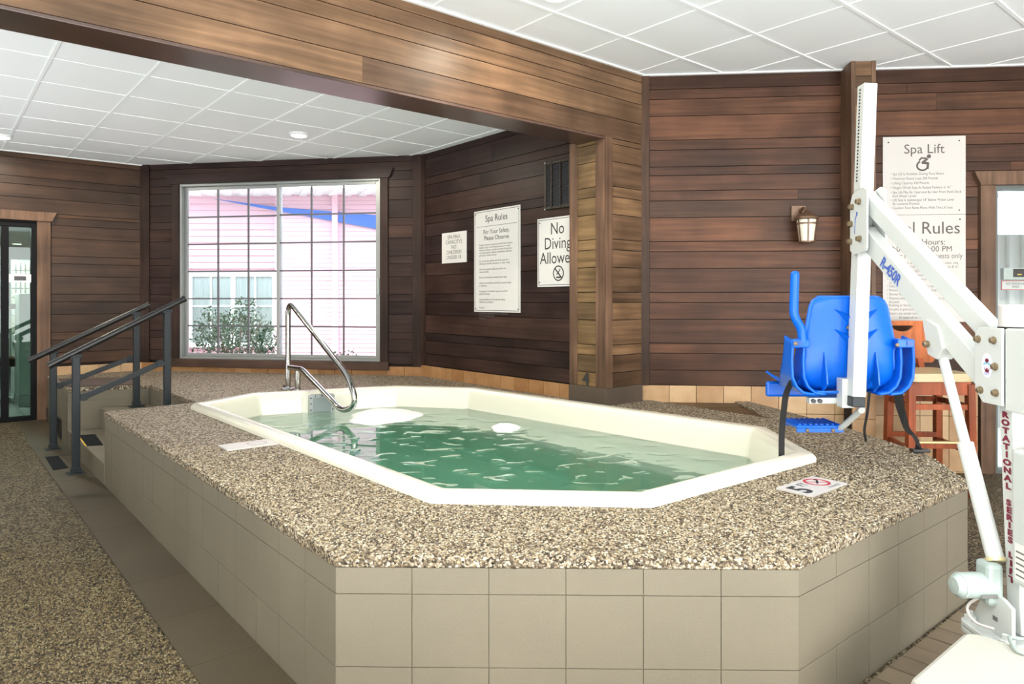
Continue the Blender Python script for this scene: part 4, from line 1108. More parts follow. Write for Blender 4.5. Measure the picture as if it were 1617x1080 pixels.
screws(ob, W_right, [(a + .028, zt - .035), (a + .028, zb + .035)], o)
# vent grille above it
a, b = W_right.s_of(863), W_right.s_of(925); zt, zb = W_right.hit(880, 254)[1], W_right.hit(880, 330)[1]
m = MB(); frame_ring(m, W_right, a, b, zb, zt, .025, 0, .03); vg = tag(obj('vent_grille', m, M['vent'], bevel=.004), 'brown metal vent grille high on the alcove wall beside the post', 'vent')
m = MB(); W_right.box(m, a + .01, b - .01, zb + .01, zt - .01, .001, .004); obj('backing', m, M['void'], vg)
nsl = 30
for i in range(nsl):
    z = zb + .03 + (zt - zb - .06) * i / (nsl - 1); m = MB(); m.box(W_right.pt((a + b) / 2, z, .014), W_right.u, (W_right.n * .8 - Z * .6).normalized(), (Z * .8 + W_right.n * .6).normalized(), b - a - .04, .012, .0025); obj('slat', m, M['alu_dark'], vg)
for px in (875, 889, 903):
    m = MB(); t = W_right.s_of(px); W_right.box(m, t - .005, t + .005, zb, zt, .02, .034); obj('bar', m, M['vent'], vg)
for zz in (zb + .005, zt - .005):
    m = MB(); m.lathe(W_right.pt(a + .012, zz, .03), [(.008, 0), (.005, .005)], 8, W_right.n); obj('screw', m, M['alu'], vg)
# spa lift sign and pool rules sign on the far wall
zt, zb = W_far.hit(1458, 216)[1], W_far.hit(1458, 339)[1]
ob, a, b, o = board('spa_lift_sign', W_far, 1393, 1523.5, zt, zb, M['sign_warm'], 'white Spa Lift sign with wheelchair symbol, upper sign on the far wall')
W = W_far; cx = (a + b) / 2
lettering('Spa Lift', .098, M['ink_brown'], W.pt(cx, zt - .125, o), W.u, Z, W.n, ob, name='title', align='CENTER')
BUL = ['Spa Lift Is Available During Pool Hours', 'Maximum Rated Load 300 Pounds', 'Lifting Capacity 450 Pounds', 'Height Of Lift Seat At Raised Position Is 16"', 'Spa Lift May Be Operated By User From Both Deck\nAnd Water Levels', 'Lift Seat Is Submerged 18" Below Water Level\nAt Lowered Position', 'Caution: Foot Rests Move With The Lift Seat']
z = zt - .285
for q in BUL:
    lettering('\u2022 ' + q.replace('\n', '\n  '), .0275, M['ink_grey'], W.pt(a + .055, z, o), W.u, Z, W.n, ob, name='bullet_line', squeeze=.84); z -= .034 + .024 * q.count('\n')
m = MB(); c = W.pt(cx + .0, zt - .195, o)          # accessible symbol: leaning figure in a wheel
P2 = lambda x, y: c + W.u * x + Z * y
disc(m, P2(.034, .047), W.u, Z, W.n, .015)
def stroke(pts, wd):
    for p_, q_ in zip(pts[:-1], pts[1:]):
        A_, B_ = P2(*p_), P2(*q_); dd = (B_ - A_); m.box((A_ + B_) / 2 + W.n * .0003, dd.normalized(), W.n, dd.normalized().cross(W.n), dd.length + wd * .5, .0006, wd)
stroke([(.022, .028), (-.012, .0), (.028, -.004), (.024, -.042)], .017); stroke([(.015, .032), (-.018, .036), (-.034, .018)], .012)
arc = [(-.012 + .038 * math.cos(t), -.022 + .034 * math.sin(t)) for t in [math.radians(k_) for k_ in range(120, 345, 15)]]
stroke(arc, .012); obj('symbol', m, M['ink_brown'], ob)
screws(ob, W, [(a + .04, zt - .04), (b - .045, zt - .035), (a + .04, zb + .03), (b - .045, zb + .03)], o)
zt2, zb2 = W_far.hit(1458, 339.5)[1], W_far.hit(1458, 508)[1]
ob, a, b, o = board('pool_rules_sign', W_far, 1393, 1523.5, zt2, zb2, M['sign_warm'], 'white Pool Rules sign, lower sign behind the white lift arm')
lettering('Pool Rules', .128, M['ink_brown'], W.pt(cx - .018, zt2 - .14, o), W.u, Z, W.n, ob, name='title', align='CENTER')
lettering('Pool Hours:', .062, M['ink_brown'], W.pt(cx, zt2 - .222, o), W.u, Z, W.n, ob, name='subtitle', align='CENTER')
lettering('9:00 AM-10:00 PM', .058, M['ink_brown'], W.pt(cx - .02, zt2 - .272, o), W.u, Z, W.n, ob, align='CENTER')
lettering('Pool for registered guests only', .054, M['ink_brown'], W.pt(b - .022, zt2 - .322, o), W.u, Z, W.n, ob, name='notice', align='RIGHT', squeeze=.86)
z = zt2 - .365
for q in ['No lifeguard on duty. Swim at your own risk.', 'NO DIVING OR JUMPING. Pool depth 8\' 6".', 'EMERGENCY CALL 911.']:
    lettering(q, .027, M['ink_grey'], W.pt(cx, z, o), W.u, Z, W.n, ob, name='notice_line', align='CENTER'); z -= .030
for q in ['Management is not responsible for accidents or injury.', 'No children under 14 without an adult accompanied\nor supervised.', 'Glass containers of any kind: Do not allow.', 'Persons with open sores or colds may not enter.', 'Shower before entering pool.', 'Pictures under age 14 not allowed for any use in\nthe pool.', 'Running or horseplay is not permitted.', 'No pets in pool area.', 'Report any unsafe conditions immediately.']:
    lettering('\u2022 ' + q.replace('\n', '\n  '), .027, M['ink_grey'], W.pt(a + .03, z, o), W.u, Z, W.n, ob, name='rule_line', squeeze=.80); z -= .030 + .022 * q.count('\n')
lettering('In case of an emergency dial 911', .027, M['ink_grey'], W.pt(cx, z, o), W.u, Z, W.n, ob, name='notice_line', align='CENTER')
screws(ob, W, [(b - .04, zt2 - .035)], o)

# ================================================================== SCONCE AND CEILING LIGHTS
ts = W_far.s_of(1262); zs_ = W_far.hit(1262, 338)[1]
sc = empty('wall_sconce', W_far.pt(ts, zs_, 0), 'bronze wall lantern with frosted glass on the dark plank wall', 'wall lamp')
m = MB(); m.plate(W_far.pt(ts - .01, zs_, .002), W_far.u, Z, W_far.n, rrect(-.052, .052, -.055, .06, .008), (), .018); obj('wall_plate', m, M['bronze'], sc, bevel=.004)
cL = W_far.pt(ts + .022, 0, .105); ztp, zbt = W_far.hit(1266, 343)[1], W_far.hit(1266, 386)[1]
m = MB(); m.tube(fillet([W_far.pt(ts, zs_ + .01, .015), W_far.pt(ts + .012, zs_ + .045, .07), cL + Z * (ztp + .02)], .03), .011, 8); obj('arm', m, M['bronze'], sc, smooth=True)
m = MB(); m.lathe(cL + Z * ztp, [(.012, .035), (.03, .022), (.082, -.012), (.085, -.026), (.072, -.030)], 24); obj('cap', m, M['bronze'], sc, smooth=True)
hh = ztp - .03 - zbt
m = MB(); m.lathe(cL + Z * zbt, [(.050, .012), (.070, hh - .002)], 24); gl = obj('glass', m, M['frost'], sc, smooth=True)
for k_ in range(6):
    th = k_ * math.pi / 3 + .3; dr = Vector((math.cos(th), math.sin(th), 0))
    m = MB(); m.bar(cL + Z * (zbt + .01) + dr * .053, cL + Z * (zbt + hh) + dr * .074, .010, .006, up=dr); obj('rib', m, M['bronze'], gl)
m = MB(); m.lathe(cL + Z * zbt, [(.04, 0), (.056, .004), (.056, .016)], 24); obj('base_ring', m, M['bronze'], sc, smooth=True)
m = MB(); m.lathe(cL + Z * zbt, [(.075, hh * .80), (.075, hh * .80 + .010)], 24); obj('band', m, M['bronze'], gl, smooth=True)
def downlight(c, rad, label, power, spot=True):
    m = MB(); m.lathe(c, [(rad, 0), (rad, .010), (rad * .8, .020), (rad * .78, .004)], 28, -Z); o = tag(obj('ceiling_light', m, M['ext_white'], smooth=True), label, 'ceiling light')
    m = MB(); m.lathe(c - Z * .004, [(rad * .79, 0), (rad * .6, .022), (rad * .2, .028)], 24, -Z); obj('diffuser', m, M['lamp'], o, smooth=True)
    d = bpy.data.lights.new('ceiling_lamp', 'AREA'); d.shape = 'DISK'; d.size = rad * 1.6; d.energy = power; d.color = (1, .90, .74)
    l_ = bpy.data.objects.new('ceiling_lamp', d); COL.objects.link(l_); l_.location = c - Z * .045
cz = lambda px, py, z: Vector(((px - CX) / F * (H - z) * F / (py - HZ), (H - z) * F / (py - HZ), z))
downlight(cz(472, 211, ZA), .085, 'round ceiling light in the alcove ceiling in front of the window', 26)
downlight(cz(2, 214, ZA), .085, 'round ceiling light in the alcove ceiling above the left door wall', 26)
downlight(cz(878, -10, ZM), .085, 'round ceiling light in the hall ceiling beside the long beam', 26)
# ================================================================== SPA LIFT
X3, Y3 = Vector((1, 0, 0)), Vector((0, 1, 0))
lift = empty('spa_lift', (1.60, 2.22, 0), 'white rotating spa lift with blue plastic seat on a leaning mast', 'pool lift')
def part(name, mb, mat, parent=None, **k): return obj(name, mb, mat, parent or lift, **k)
# post
m = MB(); m.bar((1.643, 2.22, .23), (1.604, 2.22, 1.19), .106, .06, up=Y3); col = part('post', m, M['white'], bevel=.004)
m = MB(); m.lathe((1.595, 2.225, 1.19), [(.045, 0), (.045, .07), (.04, .074)], 28); part('post_collar', m, M['sign_warm'], col, smooth=True)
m = MB(); m.lathe((1.595, 2.225, 1.186), [(.047, 0), (.047, .008)], 28); part('collar_seal', m, M['black'], col, smooth=True)
uT = Vector((0, -1, 0))
for txt, y0, y1, n_ in (('ROTATIONAL', 654, 767, 10), ('SERIES', 793, 852, 6), ('LIFT', 876, 915, 4)):
    for i, chh in enumerate(txt):
        py = y0 + (y1 - y0) * i / (n_ - 1); zz = H - (py + 5 - HZ) * 2.22 / F
        lettering(chh, .025, M['maroon'], (1.5497 + (1.19 - zz) * .0406, 2.221, zz), uT, Z, -X3, col, name='letter', align='CENTER', bold=.0016, squeeze=1.75)
# head plates with bolts
HP = []
for x0, nm in ((1.536, 'head_plate'), (1.655, 'head_plate')):
    m = MB(); m.plate((x0, 0, 0), -Y3, Z, X3, [(-2.20, .945), (-2.20, 1.19), (-2.31, 1.19), (-2.328, 1.172), (-2.328, .985), (-2.29, .945)], (), .008); HP.append(part(nm, m, M['white'], bevel=.002))
m = MB(); m.abox(1.544, 1.66, 2.10, 2.20, .93, 1.19); part('post_head', m, M['white'], bevel=.006)
for py, pz in ((2.31, 1.150), (2.235, 1.150), (2.228, 1.067), (2.298, .984), (2.225, .984)):
    m = MB(); m.lathe((1.536, py, pz), [(.0125, 0), (.0125, .004), (.009, .006), (.009, .013), (.006, .015)], 8, -X3); part('bolt', m, M['bolt'], HP[0])
# oval maker's sticker
c = Vector((1.5355, 2.268, 1.067)); ov = lambda a, b, n=24: [(a * math.cos(6.2832 * q / n), b * math.sin(6.2832 * q / n)) for q in range(n)]
m = MB(); m.plate(c, uT, Z, -X3, ov(.026, .040), (), .0004); stk = part('sticker', m, plain('sticker_lilac', (.70, .70, .82), .4), HP[0])
m = MB(); m.plate(c + Vector((-.0005, 0, .016)), uT, Z, -X3, ov(.009, .007, 14), (), .0004); m.plate(c + Vector((-.0005, 0, -.010)), uT, Z, -X3, [(-.013, .004), (-.006, -.004), (0, .004), (.006, -.004), (.013, .004), (.008, -.012), (-.008, -.012)], (), .0004); part('mark', m, M['maroon'], stk)
m = MB(); m.plate(c + Vector((-.0005, 0, .0)), uT, Z, -X3, [(-.017, .0), (.0, .006), (.017, .0), (.017, .006), (0, .012), (-.017, .006)], (), .0004); part('wave', m, plain('aqua_ink', (.18, .45, .62), .5), stk)
lettering('LIFT', .011, M['blue_ink'], c + Vector((-.0006, 0, -.030)), uT, Z, -X3, stk, align='CENTER', squeeze=1.4)
# parallel arms
def arm_c(t, low): 
    a = Vector((1.598, 2.30, .983 if low else 1.147)); b = Vector((1.533, 3.005, 1.54 if low else 1.700)); return a + (b - a) * t
arms = []
for low, hgt in ((True, .078), (False, .062)):
    a, b = arm_c(-.02, low), arm_c(1.03, low)
    m = MB(); m.bar(a, b, .052, hgt); ar = part('lift_arm', m, M['white'], bevel=.004); arms.append(ar)
    m = MB(); m.tube([b - X3 * .028, b + X3 * .028], hgt * .5, 20); part('arm_end', m, M['white'], ar, smooth=True)
m = MB(); pl_ = arm_c(.40, True); m.plate((pl_.x - .03, pl_.y, 0), Y3, Z, X3, [(-.07, pl_.z - .10), (-.03, pl_.z - .145), (.025, pl_.z - .13), (.065, pl_.z + .02), (-.04, pl_.z - .02)], (), .06); lug = part('actuator_lug', m, M['white'], arms[0], bevel=.006)
m = MB(); q = Vector((1.535, 2.60, 1.115)); m.lathe(q, [(.0125, -.01), (.0125, .006), (.008, .012)], 8, -X3); part('lug_bolt', m, M['bolt'], arms[0])
ad = (arm_c(0, True) - arm_c(1, True)).normalized(); av = (Z - ad * ad.z).normalized()
tp = arm_c(.80, True) - X3 * .0272; nrm = ad.cross(av).normalized(); nrm = nrm if nrm.x < 0 else -nrm
ax_ = (arm_c(0, True) - arm_c(1, True)); 
lettering('R-450R', .062, M['blue_ink'], tp - av * .022 - ad * .02, ad, av, nrm, arms[0], name='model_lettering', bold=.002, squeeze=.78)
# mast plates
MP = []
for x0 in (1.489, 1.566):
    m = MB(); m.plate((x0, 0, 0), -Y3, Z, X3, [(-p_[0], p_[1]) for p_ in [(2.945, 1.50), (2.955, 1.485), (3.06, 1.475), (3.092, 1.495), (3.092, 1.70), (3.07, 1.74), (2.985, 1.76), (2.945, 1.74)]][::-1], (), .008); MP.append(part('mast_plate', m, M['white'], bevel=.002))
for py, pz in ((3.005, 1.70), (3.068, 1.685), (3.078, 1.612), (3.083, 1.535), (3.000, 1.54)):
    m = MB(); m.lathe((1.489, py, pz), [(.014, 0), (.014, .006), (.010, .008), (.010, .018)], 8, -X3); part('bolt', m, M['bolt'], MP[0])
m = MB(); c = Vector((1.4885, 3.035, 1.60)); arcp = [(-.022 + .03 * math.cos(t), .03 * math.sin(t)) for t in [math.radians(a) for a in range(-10, 75, 12)]]
m.plate(c, uT, Z, -X3, [(-.015, -.035), (-.011, -.035), (-.006, .02), (.006, .045), (.012, .04), (.012, .058), (-.002, .058), (.002, .05), (-.012, .025)], (), .0004); lg = part('arrow_mark', m, M['blue_ink'], MP[0])
lettering('LIFT', .026, plain('faded_blue_ink', (.42, .50, .70), .5), c + Vector((-.0005, .0, .025)), -Z, uT * -1, -X3, MP[0], name='maker_lettering', squeeze=.9)
# mast
mb0, mb1 = Vector((1.510, 3.08, .856)), Vector((1.560, 3.08, 2.222)); md = (mb1 - mb0).normalized(); mside = md.cross(Y3).normalized()
m = MB(); m.bar(mb0, mb1, .058, .062, up=Y3); mast = part('mast', m, M['white'], bevel=.003)
m = MB(); m.bar(mb0 - md * .045, mb0, .056, .060, up=Y3); part('mast_foot', m, M['rail'], mast, bevel=.004)
left = -X3
for i in range(28):
    pz = mb0 + md * (.945 + .40 * i / 27)
    piece('hole', mast, M['black'], pz + (-mside if mside.x > 0 else mside) * .029 + Y3 * .004, X3, .003, .010, .007)
# actuator
at0, at1 = Vector((1.575, 2.585, 1.115)), Vector((1.552, 2.25, .44)); adv = (at1 - at0)
m = MB(); m.tube([at0, at0 + adv * .52], .0165, 16); act = part('actuator_rod', m, M['white'], smooth=True)
m = MB(); m.tube([at0 + adv * .49, at0 + adv * .985], .0255, 20); part('actuator_tube', m, M['white'], act, smooth=True)
m = MB(); m.tube([at0 + adv * .985, at0 + adv * 1.0], .030, 20); part('tube_clamp', m, plain('brass_ring', (.62, .55, .32), .4, .4), act, smooth=True)
m = MB(); m.box((1.530, 2.25, .375), X3, Y3, Z, .052, .070, .135); gb = part('gear_housing', m, M['white_grey'], bevel=.014)
m = MB(); m.lathe((1.535, 2.25, .366), [(.040, 0), (.0395, .095), (.036, .112), (.026, .124), (.0, .127)], 28, Vector((-1, -.05, 0))); mo = part('motor', m, M['white_grey'], gb, smooth=True)
m = MB(); m.lathe((1.435, 2.245, .366), [(.0405, 0), (.0405, .004)], 28, Vector((-1, -.05, 0))); part('motor_cap', m, plain('sea_grey', (.42, .47, .45), .4), mo, smooth=True)
m = MB(); m.plate((1.50, 2.211, .338), X3, Z, -Y3, [(-.02, 0), (.03, 0), (.03, .012), (-.02, .012)], (), .001); part('motor_label', m, M['ink_grey'], mo)
# control box
m = MB(); m.abox(1.556, 1.72, 2.10, 2.188, .40, .815); cb = part('control_box', m, M['grey'], bevel=.01)
m = MB(); m.lathe((1.60, 2.15, .815), [(.02, 0), (.02, .018), (.014, .024)], 16); part('stop_button', m, plain('red_button', (.6, .02, .03), .4), cb, smooth=True)
m = MB(); m.plate((1.5555, 2.17, .42), uT, Z, -X3, [(0, 0), (.06, 0), (.06, .11), (0, .11)], (), .0006); lb = part('label', m, M['sign'], cb)
for i in range(5): 
    m = MB(); m.plate((1.5548, 2.165, .43 + i * .018), uT, Z, -X3, [(0, 0), (.05 - .01 * (i % 2), 0), (.05 - .01 * (i % 2), .005), (0, .005)], (), .0004); part('line', m, M['ink_grey'], lb)
# foot of the post
m = MB(); m.plate((0, 0, .205), X3, Y3, Z, rrect(1.485, 1.71, 2.125, 2.35, .04), (), .016); fp = part('base_flange', m, M['white'], bevel=.003)
m = MB(); m.plate((0, 0, .186), X3, Y3, Z, rrect(1.485, 1.71, 2.125, 2.35, .04), (), .016); part('anchor_flange', m, M['white'], bevel=.003)
m = MB(); m.lathe((1.60, 2.24, .0), [(.045, 0), (.045, .186)], 20); part('anchor_stub', m, M['bolt'], smooth=True)
for x, y in ((1.515, 2.155), (1.68, 2.155), (1.515, 2.32), (1.68, 2.32)):
    m = MB(); m.lathe((x, y, .221), [(.019, 0), (.019, .014), (.010, .016), (.010, .030)], 6); part('nut', m, M['white'], fp)
m = MB(); m.plate((1.532, 0, 0), uT, Z, X3, [(-2.34, .221), (-2.15, .221), (-2.15, .33), (-2.19, .345), (-2.25, .345), (-2.29, .31)], (), .012); gus = part('gusset', m, M['white'], bevel=.002)
m = MB(); m.plate((1.5315, 2.235, .262), uT, Z, -X3, [(0, 0), (.022, 0), (.022, .014), (0, .014)], (), .0005); part('serial_plate', m, M['ink_grey'], gus)
# cables
m = MB(); m.tube(fillet([(1.52, 2.26, .33), (1.47, 2.28, .285), (1.47, 2.235, .25), (1.505, 2.19, .252)], .04), .0045, 8); part('cable', m, M['sign_warm'], smooth=True)
m = MB(); m.tube(fillet([(1.72, 2.10, .30), (1.63, 2.10, .26), (1.56, 2.16, .235), (1.505, 2.13, .258), (1.46, 2.03, .258), (1.52, 2.02, .258), (1.60, 2.06, .258)], .05), .0055, 8); part('cable', m, M['white_grey'], smooth=True)
# ---- the seat
SX, SY = 1.522, 3.135
def prof(v):
    P_ = [(-.0, 1.289), (.0, 1.19), (.004, 1.08), (.012, .99), (.032, .925), (.075, .878), (.15, .858), (.28, .855), (.42, .868)]
    f_ = v * (len(P_) - 1); i = min(int(f_), len(P_) - 2); t = f_ - i
    g0 = P_[max(0, i - 1)]; g1 = P_[i]; g2 = P_[i + 1]; g3 = P_[min(len(P_) - 1, i + 2)]
    cr = lambda a, b, c_, d: .5 * ((2 * b) + (-a + c_) * t + (2 * a - 5 * b + 4 * c_ - d) * t * t + (-a + 3 * b - 3 * c_ + d) * t ** 3)
    return cr(g0[0], g1[0], g2[0], g3[0]), cr(g0[1], g1[1], g2[1], g3[1])
def seat_pt(u, v):
    y, z = prof(v); s = u * 2 - 1
    if z > 1.05 and v < .35: wd = .163 + (1.289 - z) / .19 * .037
    else: wd = .20 + min(.035, max(0, (v - .3)) * .05)
    if v < .06: wd -= .03 * (1 - v / .06) ** 2
    fw = .045 * abs(s) ** 3 * max(0, 1 - v * .9)
    up = .05 * abs(s) ** 4 * max(0, v - .45) / .55
    return Vector((SX + s * wd, SY + y + fw, z + up))
m = MB(); m.grid(seat_pt, 25, 41); seat = part('seat_shell', m, M['blue'], smooth=True)
so = seat.modifiers.new('thickness', 'SOLIDIFY'); so.thickness = .012; so.offset = 0
bv = seat.modifiers.new('bevel', 'BEVEL'); bv.width = .003; bv.segments = 2; bv.limit_method = 'ANGLE'; bv.angle_limit = math.radians(60)
# rolled rim round the backrest
rim = [seat_pt(0, .42 - .42 * k_ / 14) for k_ in range(15)] + [seat_pt(k_ / 12, 0) for k_ in range(1, 12)] + [seat_pt(1, .42 * k_ / 14) for k_ in range(15)]
m = MB(); m.tube(rim, .009, 8); part('rolled_rim', m, M['blue'], seat, smooth=True)
def shell(sgn, xo, y0, y1, zt, xi):
    pts_ = [(xo, zt), (xo + .004, 1.0), (xo, .93), (xo - .018, .89), (xo - .05, .862), (xi, .856)]
    def fn(u, v):
        f_ = v * (len(pts_) - 1); i = min(int(f_), len(pts_) - 2); t = f_ - i
        a, b = pts_[i], pts_[i + 1]; x = a[0] + (b[0] - a[0]) * t; z = a[1] + (b[1] - a[1]) * t
        yy = y0 + (y1 - y0) * u * (.22 + .78 * v * v); front = 0
        return Vector((SX + sgn * x, SY + yy - front * .6, z + .02 * u * (1 - v)))
    m = MB(); m.grid(fn, 10, 26); o = part('arm_shell', m, M['blue'], smooth=True)
    s_ = o.modifiers.new('thickness', 'SOLIDIFY'); s_.thickness = .010; s_.offset = 0
    return o
shL = shell(-1, .268, -.005, .40, 1.095, .17); shR = shell(1, .268, -.005, .40, 1.095, .17)
shell(-1, .215, .0, .36, 1.08, .12); shell(1, .215, .0, .36, 1.08, .12)
for sgn, sh in ((-1, shL), (1, shR)):
    m = MB(); m.abox(min(SX + sgn * .195, SX + sgn * .272), max(SX + sgn * .195, SX + sgn * .272), SY - .012, SY + .05, 1.065, 1.103); hb = part('hinge_block', m, M['blue'], sh, bevel=.005)
    m = MB(); m.abox(min(SX + sgn * .235, SX + sgn * .262), max(SX + sgn * .235, SX + sgn * .262), SY - .016, SY - .010, 1.075, 1.096); part('hinge_slot', m, plain('deep_blue', (.004, .06, .28), .4), sh)
# raised left arm bar, lowered right arm bar
ap = [(SX - .222, SY + .005, 1.09), (SX - .228, SY, 1.150), (SX - .268, SY - .01, 1.205), (SX - .262, SY - .01, 1.392)]
m = MB(); m.tube(fillet(ap, .035), .0195, 14); ra = part('arm_bar', m, M['blue'], smooth=True, label='blue arm bar folded upright')
m = MB(); m.lathe(ap[-1], [(.0195, 0), (.016, .010), (.008, .015)], 14); part('bar_end', m, M['blue'], ra, smooth=True)
m = MB(); m.tube([(SX + .245, SY + .03, 1.085), (SX + .245, SY + .36, 1.085)], .018, 12); part('arm_bar', m, M['blue'], smooth=True, label='blue arm bar lowered')
# ribs, gussets, bolts on the back
for sx_, zt_, zb_ in ((-.125, 1.045, .865), (.105, 1.045, .862)):
    m = MB(); bs = -1 if sx_ < 0 else 1
    q_ = [(0, zt_), (.022, zt_ - .09), (.030, zb_ + .04), (-.02, zb_ + .0), (-.03, zb_ + .06), (-.012, zt_ - .05)]
    m.plate((SX + sx_ - .003, SY - .0, 0), -Y3, Z, X3, [(p_[0], p_[1]) for p_ in q_], (), .006); part('back_rib', m, M['blue'], seat)
for z_ in (1.205, 1.115):
    for sg_ in (-1, 1):
        b_ = Vector((SX + (.0 if sg_ < 0 else .0), SY - .004, z_))
        A_ = Vector((1.536 + sg_ * .028, SY - .05, z_ - .02)); 
        m = MB(); m.add([(1.536 + sg_ * .10, SY - .003, z_ + .035), (1.536 + sg_ * .028, SY - .045, z_ - .01), (1.536 + sg_ * .028, SY - .003, z_ - .045), (1.536 + sg_ * .028, SY - .003, z_ + .01)], [(0, 1, 2), (0, 3, 1), (1, 3, 2), (0, 2, 3)]); part('gusset', m, M['blue'], seat)
for x_, z_ in ((1.497, 1.155), (SX + .19, 1.078), (SX - .262, 1.084)):
    m = MB(); m.lathe((x_, SY - .012, z_), [(.009, 0), (.009, .008), (.005, .010)], 8, -Y3); part('bolt', m, M['bolt'], seat)
# hump under the seat and its white bracket
def hump(u, v):
    a = math.pi * v; return Vector((SX - .16 + .14 * u, SY + .02 + .16 * math.sin(a) ** .8 * (.4 + .6 * u) - .02 * math.cos(a), .862 - (.062 * (u ** 1.5)) * math.sin(a)))
m = MB(); m.grid(hump, 12, 12); hu = part('seat_hump', m, M['blue'], smooth=True); s_ = hu.modifiers.new('t', 'SOLIDIFY'); s_.thickness = .01
m = MB(); m.abox(1.46, 1.515, 3.10, 3.16, .80, .93); m.abox(1.34, 1.50, 3.16, 3.20, .81, .838); part('seat_bracket', m, M['white'], bevel=.004)
for x_ in (1.355, 1.385):
    m = MB(); m.lathe((x_, 3.16, .824), [(.010, 0), (.010, .012)], 8, -Y3); part('bracket_bolt', m, M['black'])
m = MB(); m.grid(lambda u, v: Vector((SX - .238 + .03 * u, SY + .30 + .14 * v, .857 - .055 * (1 - abs(2 * u - 1)) - .0)), 5, 5)
m = MB(); m.abox(SX - .24, SX + .20, SY + .395, SY + .425, .79, .868); part('seat_front_lip', m, M['blue'], seat, bevel=.012)
# footrest
m = MB(); m.abox(1.338, 1.565, 3.30, 3.50, .672, .688); fr_ = part('footrest', m, M['blue'], bevel=.006)
m = MB(); m.abox(1.343, 1.560, 3.303, 3.315, .655, .674); m.abox(1.343, 1.560, 3.485, 3.497, .655, .674); part('footrest_skirt', m, M['blue'], fr_)
for i in range(8):
    piece('tread_rib', fr_, M['blue'], (1.36 + i * .026, 3.40, .690), X3, .012, .17, .005)
for x_ in (1.39, 1.51):
    m = MB(); m.lathe((x_, 3.303, .664), [(.009, 0), (.009, .006), (.005, .008)], 8, -Y3); part('bolt', m, M['bolt'], fr_)
m = MB(); m.tube(fillet([(1.545, 3.10, .79), (1.565, 3.14, .80), (1.57, 3.17, .775), (1.548, 3.30, .675), (1.535, 3.36, .662)], .035), .014, 12); part('footrest_tube', m, M['white'], smooth=True)
# belts
def ribbon(pts_, wd, name, side=X3):
    m = MB(); P_ = fillet(pts_, .06, 6); n = len(P_); vs = []; fs = []
    for i, p_ in enumerate(P_):
        sd_ = side[i * (len(side) - 1) // max(1, n - 1)] if isinstance(side, list) else side
        t_ = (P_[min(n - 1, i + 1)] - P_[max(0, i - 1)]).normalized(); nn = t_.cross(sd_).normalized() * .0015
        vs += [p_ - sd_ * wd / 2 - nn, p_ + sd_ * wd / 2 - nn, p_ + sd_ * wd / 2 + nn, p_ - sd_ * wd / 2 + nn]
    for i in range(n - 1):
        for k_ in range(4): fs.append((4 * i + k_, 4 * i + (k_ + 1) % 4, 4 * i + 4 + (k_ + 1) % 4, 4 * i + 4 + k_))
    fs += [(0, 3, 2, 1), (4 * n - 4, 4 * n - 3, 4 * n - 2, 4 * n - 1)]
    m.add(vs, fs); return part(name, m, M['strap'])
ribbon([(1.262, 3.16, .915), (1.256, 3.22, .85), (1.268, 3.30, .66), (1.283, 3.34, .47)], .028, 'belt')
D1 = (Vector((1, .35, 0))).normalized()
bl = ribbon([(SX + .235, 3.19, .87), (SX + .27, 3.25, .80), (1.915, 3.40, .645), (1.99, 3.45, .60), (2.04, 3.52, .525)], .04, 'belt', [X3, D1, (D1 + Vector((0, .4, 0))).normalized(), X3])
m = MB(); m.box((2.052, 3.53, .521), X3, Y3, Z, .088, .04, .016); part('buckle', m, M['black'], bl, bevel=.004)
ribbon([(1.63, 3.20, .86), (1.642, 3.24, .76), (1.665, 3.32, .66), (1.70, 3.37, .60)], .012, 'belt')

lid = MB(); lid.plate((0, 0, .0), R, L, Z, [(2.03, .22), (2.50, .22), (2.50, .74), (2.47, .772), (2.06, .772), (2.03, .74)], (), .25)
tag(obj('storage_box', lid, M['offwhite'], bevel=.016), 'off-white flat-topped box on the pavers at the foot of the lift', 'box')

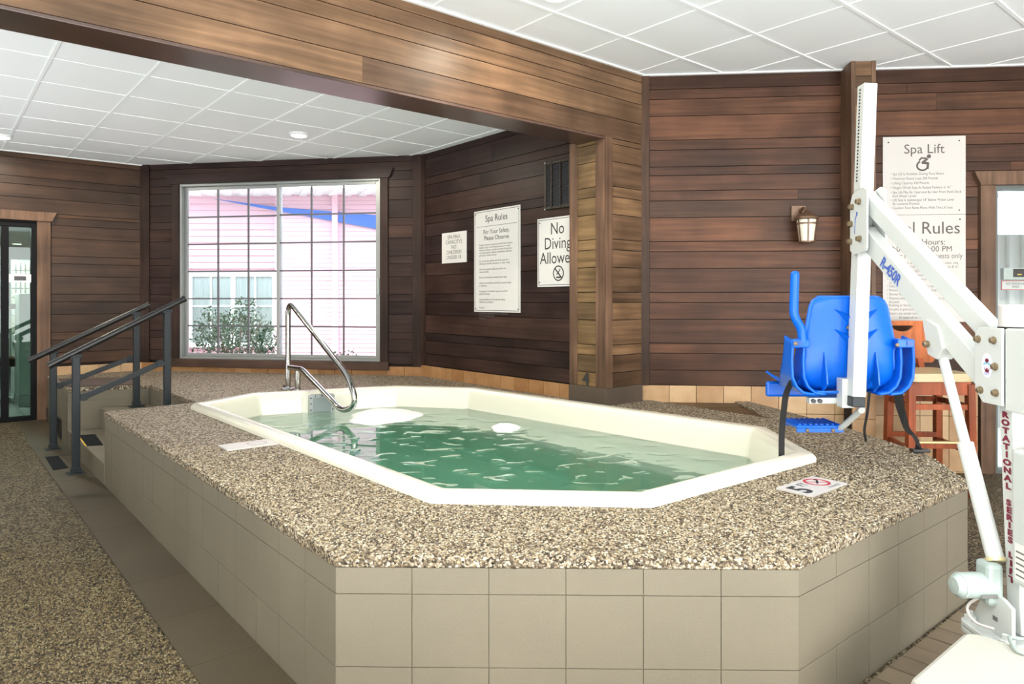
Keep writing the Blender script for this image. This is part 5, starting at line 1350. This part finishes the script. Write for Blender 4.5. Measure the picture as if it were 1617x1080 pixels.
# ================================================================== BAR STOOL
st_ = empty('bar_stool', (2.78, 4.76, 0), 'reddish wooden bar stool with tan seat pad by the tiled wall', 'bar stool')
legs = {'fl': (2.585, 4.55), 'fr': (2.955, 4.53), 'rl': (2.66, 4.94), 'rr': (2.985, 4.92)}
for k_, (x, y) in legs.items():
    rear = k_[0] == 'r'; sp = .012
    m = MB(); dx = -sp if x < 2.78 else sp; dy = .02 if rear else -.01
    m.bar((x + dx, y + dy, 0), (x, y, .735 if not rear else .735), .046, .046, up=Y3); part('leg', m, M['cherry'], st_, bevel=.003)
def rail_(a, b, z, wd=.022, hg=.05, mat='cherry', name='stretcher'):
    m = MB(); m.bar((*legs[a], z), (*legs[b], z), wd, hg); return part(name, m, M[mat], st_, bevel=.002)
rail_('fl', 'fr', .705, .03, .085, name='apron'); rail_('fl', 'rl', .705, .03, .085, name='apron'); rail_('fr', 'rr', .705, .03, .085, name='apron'); rail_('rl', 'rr', .705, .03, .085, name='apron')
for a, b, z in (('fl', 'fr', .585), ('fl', 'rl', .585), ('fr', 'rr', .585), ('rl', 'rr', .585), ('fl', 'fr', .335), ('fl', 'rl', .30), ('fr', 'rr', .30), ('rl', 'rr', .335)):
    rail_(a, b, z, .024, .036)
m = MB(); m.bar((2.60, 4.545, .358), (2.94, 4.527, .358), .03, .010); part('foot_strip', m, plain('brass_strip', (.70, .55, .28), .35, .5), st_)
m = MB(); m.plate((0, 0, .748), X3, Y3, Z, rrect(2.565, 2.985, 4.51, 4.96, .05), (), .055); part('seat_pad', m, M['vinyl'], st_, smooth=True, bevel=.015)
def bk(u, v, o=0):
    s = u * 2 - 1; return Vector((2.82 - .02 + s * .215 - v * .0, 4.985 + .05 * s * s * -1 + .05 + .05 * v + o, .83 + .29 * v))
# curved backrest with a half-moon grip hole: columns of the curve split around the hole
m = MB(); outer = rrect(-.215, .215, .0, .30, .03, 4); hole = [(-.075 + .15 * k_ / 12, .262 if False else .265) for k_ in range(13)] + [(.075 * math.cos(math.radians(a)), .265 - .042 * math.sin(math.radians(a))) for a in range(15, 180, 15)]
m.plate((2.80, 5.0, .83), Vector((1, 0, 0)), (Z + Y3 * .12).normalized(), Y3, outer, [hole], .022)
part('backrest', m, M['cherry_panel'], st_, bevel=.003)
for x in (2.68, 2.90):
    m = MB(); m.bar((x, 4.945, .735), (x, 5.0, .86), .04, .03, up=Y3); part('back_post', m, M['cherry'], st_, bevel=.003)
